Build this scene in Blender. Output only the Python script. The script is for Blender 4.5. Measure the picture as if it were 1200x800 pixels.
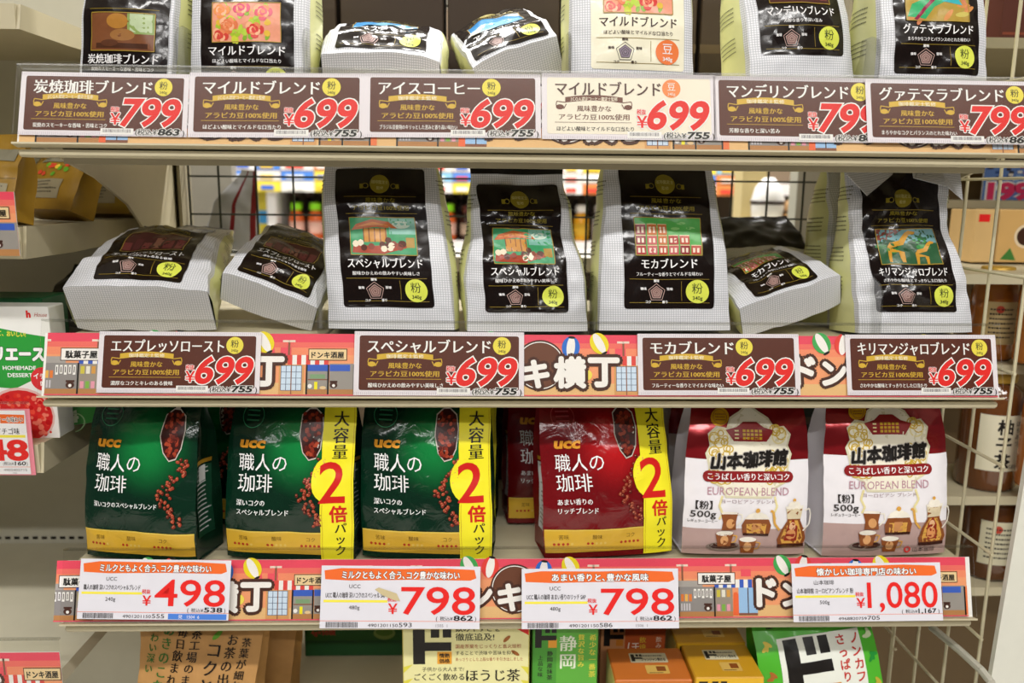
import bpy, math, random
from mathutils import Vector, Matrix, noise
from mathutils.geometry import tessellate_polygon
SC = bpy.context.scene
COL = SC.collection
for o in list(bpy.data.objects): bpy.data.objects.remove(o)
R = math.radians

# ------------------------------------------------------------------ camera, world, lamps, exposure
Z0 = 1.0                                    # height of the lowest price rail in view above the floor
CAM = Vector((-0.0388, -0.7401, 0.4152 + Z0))
YAW, PIT, ROL, FPX = 0.0305, 0.1821, -0.0096, 955.0
def cam_axes():
    cy, sy = math.cos(YAW), math.sin(YAW); cp, sp = math.cos(PIT), math.sin(PIT); cr, sr = math.cos(ROL), math.sin(ROL)
    yaw = Matrix(((cy, -sy, 0), (sy, cy, 0), (0, 0, 1)))
    pit = Matrix(((1, 0, 0), (0, cp, -sp), (0, sp, cp)))
    rol = Matrix(((cr, 0, -sr), (0, 1, 0), (sr, 0, cr)))
    m = rol @ pit @ yaw
    return m[0].copy(), m[1].copy(), m[2].copy()
RIGHT, FWD, UP = cam_axes()
cd = bpy.data.cameras.new('camera'); cam = bpy.data.objects.new('camera', cd); COL.objects.link(cam)
mw = Matrix.Identity(4)
for i in range(3):
    mw[i][0], mw[i][1], mw[i][2], mw[i][3] = RIGHT[i], UP[i], -FWD[i], CAM[i]
cam.matrix_world = mw
cd.sensor_width = 36; cd.lens = FPX * 36 / 1200; cd.clip_start = .02
cd.dof.use_dof = True; cd.dof.focus_distance = 0.765; cd.dof.aperture_fstop = 4.8
SC.camera = cam
SC.view_settings.view_transform = 'Standard'; SC.view_settings.look = 'None'
SC.view_settings.exposure = -0.42; SC.view_settings.gamma = 1.0
SC.view_settings.use_curve_mapping = False
W = bpy.data.worlds.new('shop_world'); SC.world = W; W.use_nodes = True
W.node_tree.nodes['Background'].inputs[0].default_value = (1.0, .98, .95, 1)
W.node_tree.nodes['Background'].inputs[1].default_value = 0.12
LAMPS = [(-1.35, -1.75), (0.05, -1.75), (1.45, -1.75), (-1.35, -3.4), (0.05, -3.4), (1.45, -3.4), (-1.0, 1.15), (0.5, 1.15), (2.0, 1.15)]
LAMP_Z, LAMP_W = 3.25, 38.0
for (lx, ly) in LAMPS:
    ld = bpy.data.lights.new('tube_light', 'AREA'); ld.shape = 'RECTANGLE'; ld.size = 1.2; ld.size_y = .14
    ld.energy = LAMP_W * (2.2 if ly > 0 else 1.0); ld.color = (1.0, .985, .965)
    lo = bpy.data.objects.new('tube_light', ld); COL.objects.link(lo); lo.location = (lx, ly, LAMP_Z - .02)

def ray(u, v): return RIGHT * ((u - 600) / FPX) + FWD + UP * ((400 - v) / FPX)
def at(u, v, axis, val):
    """the point that a picture position shows on the plane axis = val (z given above the lowest rail)"""
    i = 'xyz'.index(axis); val = val + Z0 if axis == 'z' else val
    d = ray(u, v); return CAM + d * ((val - CAM[i]) / d[i])

# ------------------------------------------------------------------ materials (all procedural)
MATS = {}
def lin(c): c /= 255; return c / 12.92 if c <= .04045 else ((c + .055) / 1.055) ** 2.4
def rgb(h): h = h.lstrip('#'); return tuple(lin(int(h[i:i + 2], 16)) for i in (0, 2, 4)) + (1,)
def mat(h, rough=.45, metal=0.0, var=.05, nscale=40.0, coat=0.0, bump=0.0):
    key = (h, rough, metal, var, coat, bump)
    if key in MATS: return MATS[key]
    m = bpy.data.materials.new('paint_' + h.strip('#')); m.use_nodes = True; n = m.node_tree.nodes; l = m.node_tree.links
    b = n['Principled BSDF']; b.inputs['Roughness'].default_value = rough; b.inputs['Metallic'].default_value = metal
    b.inputs['Coat Weight'].default_value = coat; b.inputs['Specular IOR Level'].default_value = .32; b.inputs['Coat Roughness'].default_value = .08
    tc = n.new('ShaderNodeTexCoord'); nz = n.new('ShaderNodeTexNoise'); nz.inputs['Scale'].default_value = nscale
    l.new(tc.outputs['Object'], nz.inputs['Vector'])
    mx = n.new('ShaderNodeMix'); mx.data_type = 'RGBA'; c = rgb(h)
    mx.inputs[6].default_value = tuple(x * (1 - var) for x in c[:3]) + (1,); mx.inputs[7].default_value = tuple(min(1, x * (1 + var)) for x in c[:3]) + (1,)
    l.new(nz.outputs['Fac'], mx.inputs[0]); l.new(mx.outputs[2], b.inputs['Base Color'])
    if bump:
        bp = n.new('ShaderNodeBump'); bp.inputs['Strength'].default_value = bump; bp.inputs['Distance'].default_value = .002
        l.new(nz.outputs['Fac'], bp.inputs['Height']); l.new(bp.outputs[0], b.inputs['Normal'])
    MATS[key] = m; return m
def film(h, rough=.2, metal=0.0, coat=.12): return mat(h, rough, metal, .06, 60, coat, .12)
def weave(light, dark, period, rough=.38):
    """white film printed with a fine woven grid; UV is in millimetres / 100"""
    key = ('weave', light, dark, period)
    if key in MATS: return MATS[key]
    m = bpy.data.materials.new('woven_print'); m.use_nodes = True; n = m.node_tree.nodes; l = m.node_tree.links
    b = n['Principled BSDF']; b.inputs['Roughness'].default_value = rough
    uv = n.new('ShaderNodeUVMap'); sp = n.new('ShaderNodeSeparateXYZ'); l.new(uv.outputs[0], sp.inputs[0])
    k = 2 * math.pi * 100 / period
    def sn(sock, ph):
        a = n.new('ShaderNodeMath'); a.operation = 'MULTIPLY_ADD'; a.inputs[1].default_value = k; a.inputs[2].default_value = ph; l.new(sock, a.inputs[0])
        s = n.new('ShaderNodeMath'); s.operation = 'SINE'; l.new(a.outputs[0], s.inputs[0]); return s.outputs[0]
    mxm = n.new('ShaderNodeMath'); mxm.operation = 'MAXIMUM'; l.new(sn(sp.outputs[0], 0), mxm.inputs[0]); l.new(sn(sp.outputs[1], 1), mxm.inputs[1])
    rp = n.new('ShaderNodeMapRange'); rp.inputs[1].default_value = .35; rp.inputs[2].default_value = 1.0; l.new(mxm.outputs[0], rp.inputs[0])
    mx = n.new('ShaderNodeMix'); mx.data_type = 'RGBA'; mx.inputs[6].default_value = rgb(light); mx.inputs[7].default_value = rgb(dark)
    l.new(rp.outputs[0], mx.inputs[0]); l.new(mx.outputs[2], b.inputs['Base Color'])
    MATS[key] = m; return m
def clear(tint=.93, gloss=.06, key='clear'):
    k = (key, tint, gloss)
    if k in MATS: return MATS[k]
    m = bpy.data.materials.new('clear_acrylic'); m.use_nodes = True; n = m.node_tree.nodes; l = m.node_tree.links
    n.remove(n['Principled BSDF']); t = n.new('ShaderNodeBsdfTransparent'); t.inputs[0].default_value = (tint, tint * 1.0, tint * .985, 1)
    g = n.new('ShaderNodeBsdfGlossy'); g.inputs['Roughness'].default_value = .12
    lw = n.new('ShaderNodeLayerWeight'); lw.inputs[0].default_value = .25
    mr = n.new('ShaderNodeMapRange'); mr.inputs[3].default_value = gloss; mr.inputs[4].default_value = .2; l.new(lw.outputs['Fresnel'], mr.inputs[0])
    mx = n.new('ShaderNodeMixShader'); l.new(mr.outputs[0], mx.inputs[0]); l.new(t.outputs[0], mx.inputs[1]); l.new(g.outputs[0], mx.inputs[2])
    l.new(mx.outputs[0], n['Material Output'].inputs[0]); MATS[k] = m; return m
def glow(base, mid, cx, cy, r, rough=.22):
    """film with a printed bright burst around (cx, cy) mm of the face"""
    m = bpy.data.materials.new('burst_print'); m.use_nodes = True; n = m.node_tree.nodes; l = m.node_tree.links
    b = n['Principled BSDF']; b.inputs['Roughness'].default_value = rough; b.inputs['Coat Weight'].default_value = .12; b.inputs['Specular IOR Level'].default_value = .4
    uv = n.new('ShaderNodeUVMap'); d = n.new('ShaderNodeVectorMath'); d.operation = 'DISTANCE'; d.inputs[1].default_value = (cx / 100, cy / 100, 0); l.new(uv.outputs[0], d.inputs[0])
    mr = n.new('ShaderNodeMapRange'); mr.interpolation_type = 'SMOOTHSTEP'; mr.inputs[1].default_value = 0; mr.inputs[2].default_value = r / 100; mr.inputs[3].default_value = 1; mr.inputs[4].default_value = 0
    l.new(d.outputs['Value'], mr.inputs[0])
    mx = n.new('ShaderNodeMix'); mx.data_type = 'RGBA'; mx.inputs[6].default_value = rgb(base); mx.inputs[7].default_value = rgb(mid)
    l.new(mr.outputs[0], mx.inputs[0]); l.new(mx.outputs[2], b.inputs['Base Color'])
    nz = n.new('ShaderNodeTexNoise'); nz.inputs['Scale'].default_value = 5; nz.inputs['Detail'].default_value = 3; nz.inputs['Distortion'].default_value = 1.2; l.new(uv.outputs[0], nz.inputs['Vector'])
    bp = n.new('ShaderNodeBump'); bp.inputs['Strength'].default_value = .35; bp.inputs['Distance'].default_value = .004; l.new(nz.outputs['Fac'], bp.inputs['Height']); l.new(bp.outputs[0], b.inputs['Normal']); return m
def emis(h, s):
    m = bpy.data.materials.new('lamp_glow'); m.use_nodes = True; b = m.node_tree.nodes['Principled BSDF']
    b.inputs['Base Color'].default_value = rgb(h); b.inputs['Emission Color'].default_value = rgb(h); b.inputs['Emission Strength'].default_value = s; return m

BEIGE = mat('#bfb598', .45); BEIGE_D = mat('#9d947c', .5); WIRE_D = mat('#2c3024', .4); WIRE_B = mat('#c9c0a0', .4)
CLEAR = clear(.98, .006); CLEAR_T = clear(.88, .06)

# ------------------------------------------------------------------ objects
def tag(o, label, cat, group=None):
    o['label'] = label; o['category'] = cat
    if group: o['group'] = group
    return o
def empty(name, m=None, label=None, cat=None, group=None):
    o = bpy.data.objects.new(name, None); COL.objects.link(o); o.empty_display_size = .01
    if m is not None: o.matrix_world = m
    if label: tag(o, label, cat, group)
    return o
def mesh_obj(name, verts, faces, mats, fm=None, parent=None, smooth=False, uvs=None):
    me = bpy.data.meshes.new(name); me.from_pydata([tuple(v) for v in verts], [], faces)
    for m in (mats if isinstance(mats, (list, tuple)) else [mats]): me.materials.append(m)
    if fm: me.polygons.foreach_set('material_index', fm)
    if smooth: me.polygons.foreach_set('use_smooth', [True] * len(me.polygons))
    if uvs:
        ul = me.uv_layers.new(name='UVMap')
        for lp in me.loops: ul.data[lp.index].uv = uvs[lp.vertex_index]
    me.update()
    o = bpy.data.objects.new(name, me); COL.objects.link(o)
    if parent: o.parent = parent
    return o
class MB:
    """collects simple solids in metres"""
    def __init__(s): s.v = []; s.f = []
    def add(s, v, f): k = len(s.v); s.v += [Vector(p) for p in v]; s.f += [tuple(i + k for i in q) for q in f]; return s
    def box(s, x0, x1, y0, y1, z0, z1, bev=0.0):
        if bev <= 0:
            return s.add([(x0, y0, z0), (x1, y0, z0), (x1, y1, z0), (x0, y1, z0), (x0, y0, z1), (x1, y0, z1), (x1, y1, z1), (x0, y1, z1)],
                  [(0, 3, 2, 1), (4, 5, 6, 7), (0, 1, 5, 4), (1, 2, 6, 5), (2, 3, 7, 6), (3, 0, 4, 7)])
        b = bev; pr = [(x0 + b, y0), (x1 - b, y0), (x1, y0 + b), (x1, y1 - b), (x1 - b, y1), (x0 + b, y1), (x0, y1 - b), (x0, y0 + b)]
        pi = [(x0 + b, y0 + b), (x1 - b, y0 + b), (x1 - b, y0 + b), (x1 - b, y1 - b), (x1 - b, y1 - b), (x0 + b, y1 - b), (x0 + b, y1 - b), (x0 + b, y0 + b)]
        v = [(p[0], p[1], z0) for p in pi] + [(p[0], p[1], z0 + b) for p in pr] + [(p[0], p[1], z1 - b) for p in pr] + [(p[0], p[1], z1) for p in pi]
        f = [tuple(range(7, -1, -1)), tuple(range(24, 32))]
        for r in range(3):
            for i in range(8): j = (i + 1) % 8; f.append((r * 8 + i, r * 8 + j, r * 8 + 8 + j, r * 8 + 8 + i))
        return s.add(v, f)
    def prism(s, pts, x0, x1, axis='x'):
        """polygon in the plane across the axis, extruded along it"""
        n = len(pts); mk = {'x': lambda a, p: (a, p[0], p[1]), 'y': lambda a, p: (p[0], a, p[1]), 'z': lambda a, p: (p[0], p[1], a)}[axis]
        v = [mk(x0, p) for p in pts] + [mk(x1, p) for p in pts]
        tr = tessellate_polygon([[Vector((p[0], p[1], 0)) for p in pts]])
        f = [tuple(t) for t in tr] + [tuple(i + n for i in reversed(t)) for t in tr] + [(i, (i + 1) % n, (i + 1) % n + n, i + n) for i in range(n)]
        return s.add(v, f)
    def rod(s, a, b, r, n=6):
        a = Vector(a); b = Vector(b); d = (b - a).normalized(); q = Vector((0, 0, 1)) if abs(d.z) < .9 else Vector((1, 0, 0))
        e1 = d.cross(q).normalized(); e2 = d.cross(e1)
        v = [p + (e1 * math.cos(2 * math.pi * i / n) + e2 * math.sin(2 * math.pi * i / n)) * r for p in (a, b) for i in range(n)]
        return s.add(v, [(i, (i + 1) % n, (i + 1) % n + n, i + n) for i in range(n)] + [tuple(range(n - 1, -1, -1)), tuple(range(n, 2 * n))])
    def tube(s, pts, r, n=6):
        for a, b in zip(pts, pts[1:]): s.rod(a, b, r, n)
        return s
    def lathe(s, prof, n=20, c=(0, 0, 0)):
        k = len(prof); v = [(c[0] + r * math.cos(2 * math.pi * i / n), c[1] + r * math.sin(2 * math.pi * i / n), c[2] + z) for r, z in prof for i in range(n)]
        f = [(j * n + i, j * n + (i + 1) % n, (j + 1) * n + (i + 1) % n, (j + 1) * n + i) for j in range(k - 1) for i in range(n)]
        return s.add(v, f + [tuple(range(n - 1, -1, -1)), tuple(range((k - 1) * n, k * n))])
    def build(s, name, m, parent=None, smooth=False): return mesh_obj(name, s.v, s.f, m, None, parent, smooth)
def struct(o): o['kind'] = 'structure'; return o

# ------------------------------------------------------------------ flat print: shapes and lettering in millimetres, laid on a surface
TX = {}
def glyphs(s, off):
    k = (s, round(off, 3))
    if k not in TX:
        c = bpy.data.curves.new('t', 'FONT'); c.body = s; c.resolution_u = 4 if s.replace(',', '').isdigit() else 2; c.offset = off; c.fill_mode = 'FRONT'
        o = bpy.data.objects.new('t', c); m = bpy.data.meshes.new_from_object(o)
        m.calc_loop_triangles()
        v = [(p.co.x, p.co.y) for p in m.vertices]; t = [tuple(q.vertices) for q in m.loop_triangles]
        bpy.data.objects.remove(o); bpy.data.curves.remove(c); bpy.data.meshes.remove(m)
        TX[k] = (v, t)
    return TX[k]
class Art:
    def __init__(s): s.p = {}
    def _part(s, n): return s.p.setdefault(n, {'v': [], 'f': [], 'm': []})
    def tris(s, part, v, t, m, layer):
        d = s._part(part); k = len(d['v']); d['v'] += [(x, y, layer) for x, y in v]; d['f'] += [(a + k, b + k, c + k) for a, b, c in t]; d['m'] += [m] * len(t)
    def poly(s, part, pts, m, layer=1):
        t = tessellate_polygon([[Vector((x, y, 0)) for x, y in pts]]); s.tris(part, pts, t, m, layer)
    def rect(s, part, x0, y0, x1, y1, m, layer=1): s.tris(part, [(x0, y0), (x1, y0), (x1, y1), (x0, y1)], [(0, 1, 2), (0, 2, 3)], m, layer)
    def rrect(s, part, x0, y0, x1, y1, r, m, layer=1):
        pts = []
        for cx, cy, a in ((x1 - r, y0 + r, -90), (x1 - r, y1 - r, 0), (x0 + r, y1 - r, 90), (x0 + r, y0 + r, 180)):
            pts += [(cx + r * math.cos(R(a + q)), cy + r * math.sin(R(a + q))) for q in (0, 30, 60, 90)]
        s.poly(part, pts, m, layer)
    def disc(s, part, x, y, rx, m, layer=1, ry=None, n=24, rot=0):
        ry = ry or rx; c, q = math.cos(rot), math.sin(rot); pts = []
        for i in range(n):
            a = 2 * math.pi * i / n; ex, ey = rx * math.cos(a), ry * math.sin(a); pts.append((x + ex * c - ey * q, y + ex * q + ey * c))
        s.tris(part, pts, [(0, i, i + 1) for i in range(1, n - 1)], m, layer)
    def ring(s, part, x, y, r, w, m, layer=1, n=28, ry=None):
        ry = ry or r
        v = [(x + (r + d) * math.cos(2 * math.pi * i / n), y + (ry + d) * math.sin(2 * math.pi * i / n)) for d in (-w / 2, w / 2) for i in range(n)]
        s.tris(part, v, [t for i in range(n) for t in ((i, (i + 1) % n, n + i), ((i + 1) % n, n + (i + 1) % n, n + i))], m, layer)
    def line(s, part, pts, w, m, layer=1):
        for (x0, y0), (x1, y1) in zip(pts, pts[1:]):
            d = math.hypot(x1 - x0, y1 - y0) or 1; nx, ny = -(y1 - y0) / d * w / 2, (x1 - x0) / d * w / 2
            s.tris(part, [(x0 - nx, y0 - ny), (x1 - nx, y1 - ny), (x1 + nx, y1 + ny), (x0 + nx, y0 + ny)], [(0, 1, 2), (0, 2, 3)], m, layer)
    def text(s, part, t, x, y, h, m, layer=2, al='l', width=None, bold=0.0, shear=0.0, rot=0.0, xs=1.0, out=None, ow=.06):
        asc = all(ord(ch) < 0x7f for ch in t)
        if out is not None: s.text(part, t, x, y, h, out, layer - .5, al, width, bold + ow, shear, rot, xs)
        v, tr = glyphs(t, bold if asc else 0.0)
        if not v: return
        ref = glyphs(t, 0.0)[0]; x0 = min(p[0] for p in ref); x1 = max(p[0] for p in ref)
        k = h * xs if width is None else width / max(1e-6, (x1 - x0))
        ox = {'l': x0, 'c': (x0 + x1) / 2, 'r': x1}[al]; c, q = math.cos(rot), math.sin(rot)
        sh = [(0, 0)]
        if bold > 0 and not asc:             # heavier strokes: the same lettering printed again slightly shifted
            n = 2 if bold < .03 else (4 if bold < .05 else 8 if bold < .12 else 12); sh = [(bold * math.cos(2 * math.pi * (i + (.5 if n == 4 else 0)) / n), bold * math.sin(2 * math.pi * (i + (.5 if n == 4 else 0)) / n)) for i in range(n)]
        for ci, (dx, dy) in enumerate(sh):
            o = []
            for a, b in v:
                X, Y = (a + dx - ox) * k + shear * b * h, (b + dy) * h; o.append((x + X * c - Y * q, y + X * q + Y * c))
            s.tris(part, o, tr, m, layer + ci * .04)
    def vtext(s, part, t, x, y, h, m, layer=2, bold=0.0, step=1.08, out=None, ow=.05, slant=0.0):
        """vertical Japanese lettering going down from (x, y)"""
        for i, ch in enumerate(t):
            yy = y - (i + 1) * h * step + .12 * h
            if ch == 'ー': s.line(part, [(x + slant * i, yy + h * .8), (x + slant * i, yy)], h * .1, m, layer); continue
            s.text(part, ch, x + slant * i, yy, h, m, layer, 'c', None, bold, out=out, ow=ow)
    def bars(s, part, x0, y0, x1, y1, m, layer=2, seed=1):
        rd = random.Random(seed); x = x0
        while x < x1 - .3:
            w = rd.choice((.25, .35, .6)); s.rect(part, x, y0, min(x + w, x1), y1, m, layer); x += w + rd.choice((.3, .45, .6))
    def copy_lines(s, part, x0, x1, y1, n, step, h, m, layer=2, seed=1):
        """small print too fine to read: broken rows of marks"""
        rd = random.Random(seed)
        for i in range(n):
            x = x0; y = y1 - i * step; e = x1 - rd.random() * (x1 - x0) * .35
            while x < e: w = rd.uniform(.6, 1.6) * h; s.rect(part, x, y, min(x + w, e), y + h, m, layer); x += w + .35 * h
    def emit(s, parent, fn, maxlen=None, base=None):
        """one mesh per part; with base, the other parts become pieces printed on that part"""
        out = {}
        for name, d in s.p.items():
            V = list(d['v']); F = list(zip(d['f'], d['m']))
            if maxlen:
                st = F; F = []
                while st:
                    (a, b, c), m = st.pop(); P = (V[a], V[b], V[c])
                    L = [((P[i][0] - P[(i + 1) % 3][0]) ** 2 + (P[i][1] - P[(i + 1) % 3][1]) ** 2) for i in range(3)]; i = L.index(max(L))
                    if L[i] <= maxlen * maxlen: F.append(((a, b, c), m)); continue
                    t = (a, b, c); p, q, r = t[i], t[(i + 1) % 3], t[(i + 2) % 3]; k = len(V)
                    V.append(tuple((V[p][j] + V[q][j]) / 2 for j in range(3))); st.append(((p, k, r), m)); st.append(((k, q, r), m))
            ms = []; idx = []; fa = []
            for f, m in F:
                if m not in ms: ms.append(m)
                idx.append(ms.index(m)); a, b, c = f
                cr = (V[b][0] - V[a][0]) * (V[c][1] - V[a][1]) - (V[b][1] - V[a][1]) * (V[c][0] - V[a][0])
                fa.append(f if cr > 0 else (a, c, b))
            out[name] = mesh_obj(name.split('#')[0], [fn(*p) for p in V], fa, ms, idx, out[base] if base in out else parent, bool(maxlen))
        return out
LAY = .00014
def flat(x, y, l): return (x * .001, y * .001, .0002 + l * LAY)
WHITE = mat('#f4f2f2', .5); BLACK = mat('#17120f', .4); RED = mat('#e2231f', .45); INK = mat('#2a2422', .5)
GOLD = mat('#c9a227', .35); YEL = mat('#f3e72a', .4)
# ------------------------------------------------------------------ the room
FLOOR_Z = 0.0
struct(MB().box(-4, 4, -4, 5, -.05, 0).build('floor', mat('#d2cdc2', .3, 0, .06, 3)))
struct(MB().box(-4, 4, -4, 5, 3.4, 3.45).build('ceiling', mat('#e8e6df', .8)))
struct(MB().box(-4, 4, 4.9, 5, 0, 3.4).build('wall_back', mat('#d8d2c4', .8)))
for i, (lx, ly) in enumerate(LAMPS):
    t = empty('ceiling_light', Matrix.Translation((lx, ly, LAMP_Z)), 'white tube ceiling light over the shop aisle', 'ceiling light', 'tube ceiling lights over the aisles')
    MB().box(-.63, .63, -.09, .09, .02, .13, .01).build('housing', WHITE, t)
    MB().box(-.6, .6, -.07, .07, .0, .02).build('diffuser', emis('#fff6e6', 3.0), t)

# ------------------------------------------------------------------ gondola: uprights, mesh back, shelves, rails
ZR = {'T': .4518, 'M': .2264, 'B': 0.0, 'L': -.2264}
DECK = .046; YB = .36
RH, RT = .0675, .020
RL = math.hypot(RH, RT); RUP = Vector((0, RT / RL, RH / RL)); ROUT = Vector((0, -RH / RL, RT / RL))
def rail_frame(x, z, r=0.0, out=0.0, rot=0.0):
    """frame on the sloping front of a price rail: X along, Y up the slope, Z towards the shopper"""
    p = Vector((x, 0, z + Z0)) + RUP * r + ROUT * out
    m = Matrix.Identity(4)
    for i in range(3): m[i][0], m[i][1], m[i][2], m[i][3] = (1, 0, 0)[i], RUP[i], ROUT[i], p[i]
    return m @ Matrix.Rotation(rot, 4, 'Z')
def on_rail(u, v, z):
    """along and up-slope position on a rail face"""
    d = ray(u, v); p0 = Vector((0, 0, z + Z0)); k = (p0 - CAM).dot(ROUT) / d.dot(ROUT); p = CAM + d * k
    return p.x, (p - p0).dot(RUP)
def shelf(label, z, x0, x1, rail_label, bracket_drop=.10, rail=True, side=.03):
    zz = z + Z0; t = empty('gondola_shelf', Matrix.Translation((0, 0, zz)), label, 'shelf', 'beige gondola shelves')
    MB().box(x0, x1, .022, YB - .02, DECK - side * .5, DECK).build('deck', BEIGE, t)
    MB().box(x0 + .001, x1 - .001, .0, .020, -.011, -.0045, .002).build('front_lip', BEIGE, t)
    MB().box(x0 + .03, x1 - .03, .0205, .034, -.016, DECK - side * .5 - .0005).build('under_beam', BEIGE_D, t)
    for xa in (x0 + .004, x1 - .007):
        pts = [(.0345, DECK - .0155), (.0345, .0), (.07, -.012), (.13, -.027), (.20, -.055), (.255, -.095), (.285, -.095 - bracket_drop * .4), (YB - .022, -.095 - bracket_drop * .4), (YB - .022, DECK - .0155)]
        MB().prism(pts, xa, xa + .003, 'x').build('bracket', BEIGE, t)
    if rail:
        r = empty('price_rail', rail_frame(0, z), rail_label, 'price rail', 'clear price rails on the shelf fronts')
        MB().box(x0, x1, -.0005, RL - .012, -.004, -.0025).build('back_plate', WHITE, r)
        MB().box(x0, x1, -.0005, RL, .0045, .0052).build('clear_cover', CLEAR, r)
        MB().box(x0, x1, RL - .0015, RL, -.004, .006).build('clear_top_edge', CLEAR_T, r)
        MB().box(x0, x1, -.002, -.0004, -.004, .0062).build('lower_edge', BEIGE, r)
    return t
shelf('beige gondola shelf at the top holding coffee bags', ZR['T'], -.45, .452, 'clear price rail along the top shelf')
shelf('beige gondola shelf in the middle holding checked coffee bags', ZR['M'], -.45, .45, 'clear price rail along the middle shelf')
shelf('beige gondola shelf holding green and red coffee pouches', ZR['B'], -.45, .45, 'clear price rail under the green and red coffee pouches')
shelf('beige gondola shelf at the bottom holding tea boxes', ZR['L'], -.45, .45, '', rail=False)

# uprights
xl = at(216, 280, 'y', YB).x; xr = at(975, 250, 'y', YB).x
for x, lb in ((xl, 'beige slotted steel upright left of the dark wire mesh'), (xr, 'beige slotted steel upright right of the dark wire mesh')):
    t = empty('shelf_upright', Matrix.Translation((x, YB, 0)), lb, 'upright', 'shelf uprights')
    MB().box(-.0065, -.0025, -.019, .02, 0.02, 2.0).build('post_edge', BEIGE_D, t)
    MB().box(.0025, .0065, -.019, .02, 0.02, 2.0).build('post_edge', BEIGE_D, t)
    MB().box(-.0025, .0025, -.010, .02, 0.02, 2.0).build('slot_channel', mat('#3a382f', .5), t)
    MB().box(-.02, .02, -.1, .1, 0, .02).build('foot', BEIGE_D, t)
# beige back boards outside the uprights
tag(MB().box(-.49, xl - .0085, YB - .006, YB + .004, .4, 2.0).build('back_board', mat('#b9b2a0', .5)), 'beige steel back board beside the left upright', 'back board')
tag(MB().box(xr + .0085, .452, YB - .006, YB + .004, .99, 2.0).build('back_board', mat('#b9b2a0', .5)), 'beige steel back board behind the crumpled coffee bag', 'back board')
# dark wire mesh back
mesh_t = empty('wire_mesh_panel', Matrix.Translation((0, YB, 0)), 'dark wire mesh back panel between the uprights', 'wire mesh')
def wires(parent, pts, r, m, nm='wire'):
    base = {}
    for a, b in pts:
        d = Vector(b) - Vector(a); k = (tuple(round(q, 4) for q in d), r)
        if k not in base:
            ob = MB().rod((0, 0, 0), d, r, 6).build(nm, m, parent); base[k] = ob.data
        else:
            ob = bpy.data.objects.new(nm, base[k]); COL.objects.link(ob); ob.parent = parent
        ob.location = a
x0m, x1m = xl + .0105, xr - .0105
vs = [x0m]; x = at(260, 280, 'y', YB).x
while x < x1m - .01: vs.append(x); x += .0485
vs.append(x1m)
zh = [at(500, v, 'y', YB).z for v in (190, 209, 253, 296)]
zz = zh[-1] - .0485
while zz > .5: zh.append(zz); zz -= .0485
zz = zh[0] + .0485
while zz < 1.75: zh.append(zz); zz += .0485
wires(mesh_t, [((x, 0, .5), (x, 0, 1.75)) for x in vs], .0015, WIRE_D)
wires(mesh_t, [((x0m, -.003, z), (x1m, -.003, z)) for z in zh], .0014, WIRE_D)
# side wire panel on the right, beige
side_t = empty('wire_side_panel', Matrix.Translation((.468, 0, 0)), 'beige wire grid panel on the right end of the shelves', 'wire grid')
wires(side_t, [((0, y, .62), (0, y, 1.85)) for y in [.012 + .056 * i for i in range(7)]], .0017, WIRE_B)
zs = []; z = 1.80
while z > .62: zs.append(z); z -= .092
wires(side_t, [((-.0035, .005, z), (-.0035, .355, z)) for z in zs], .0017, WIRE_B)

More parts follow.
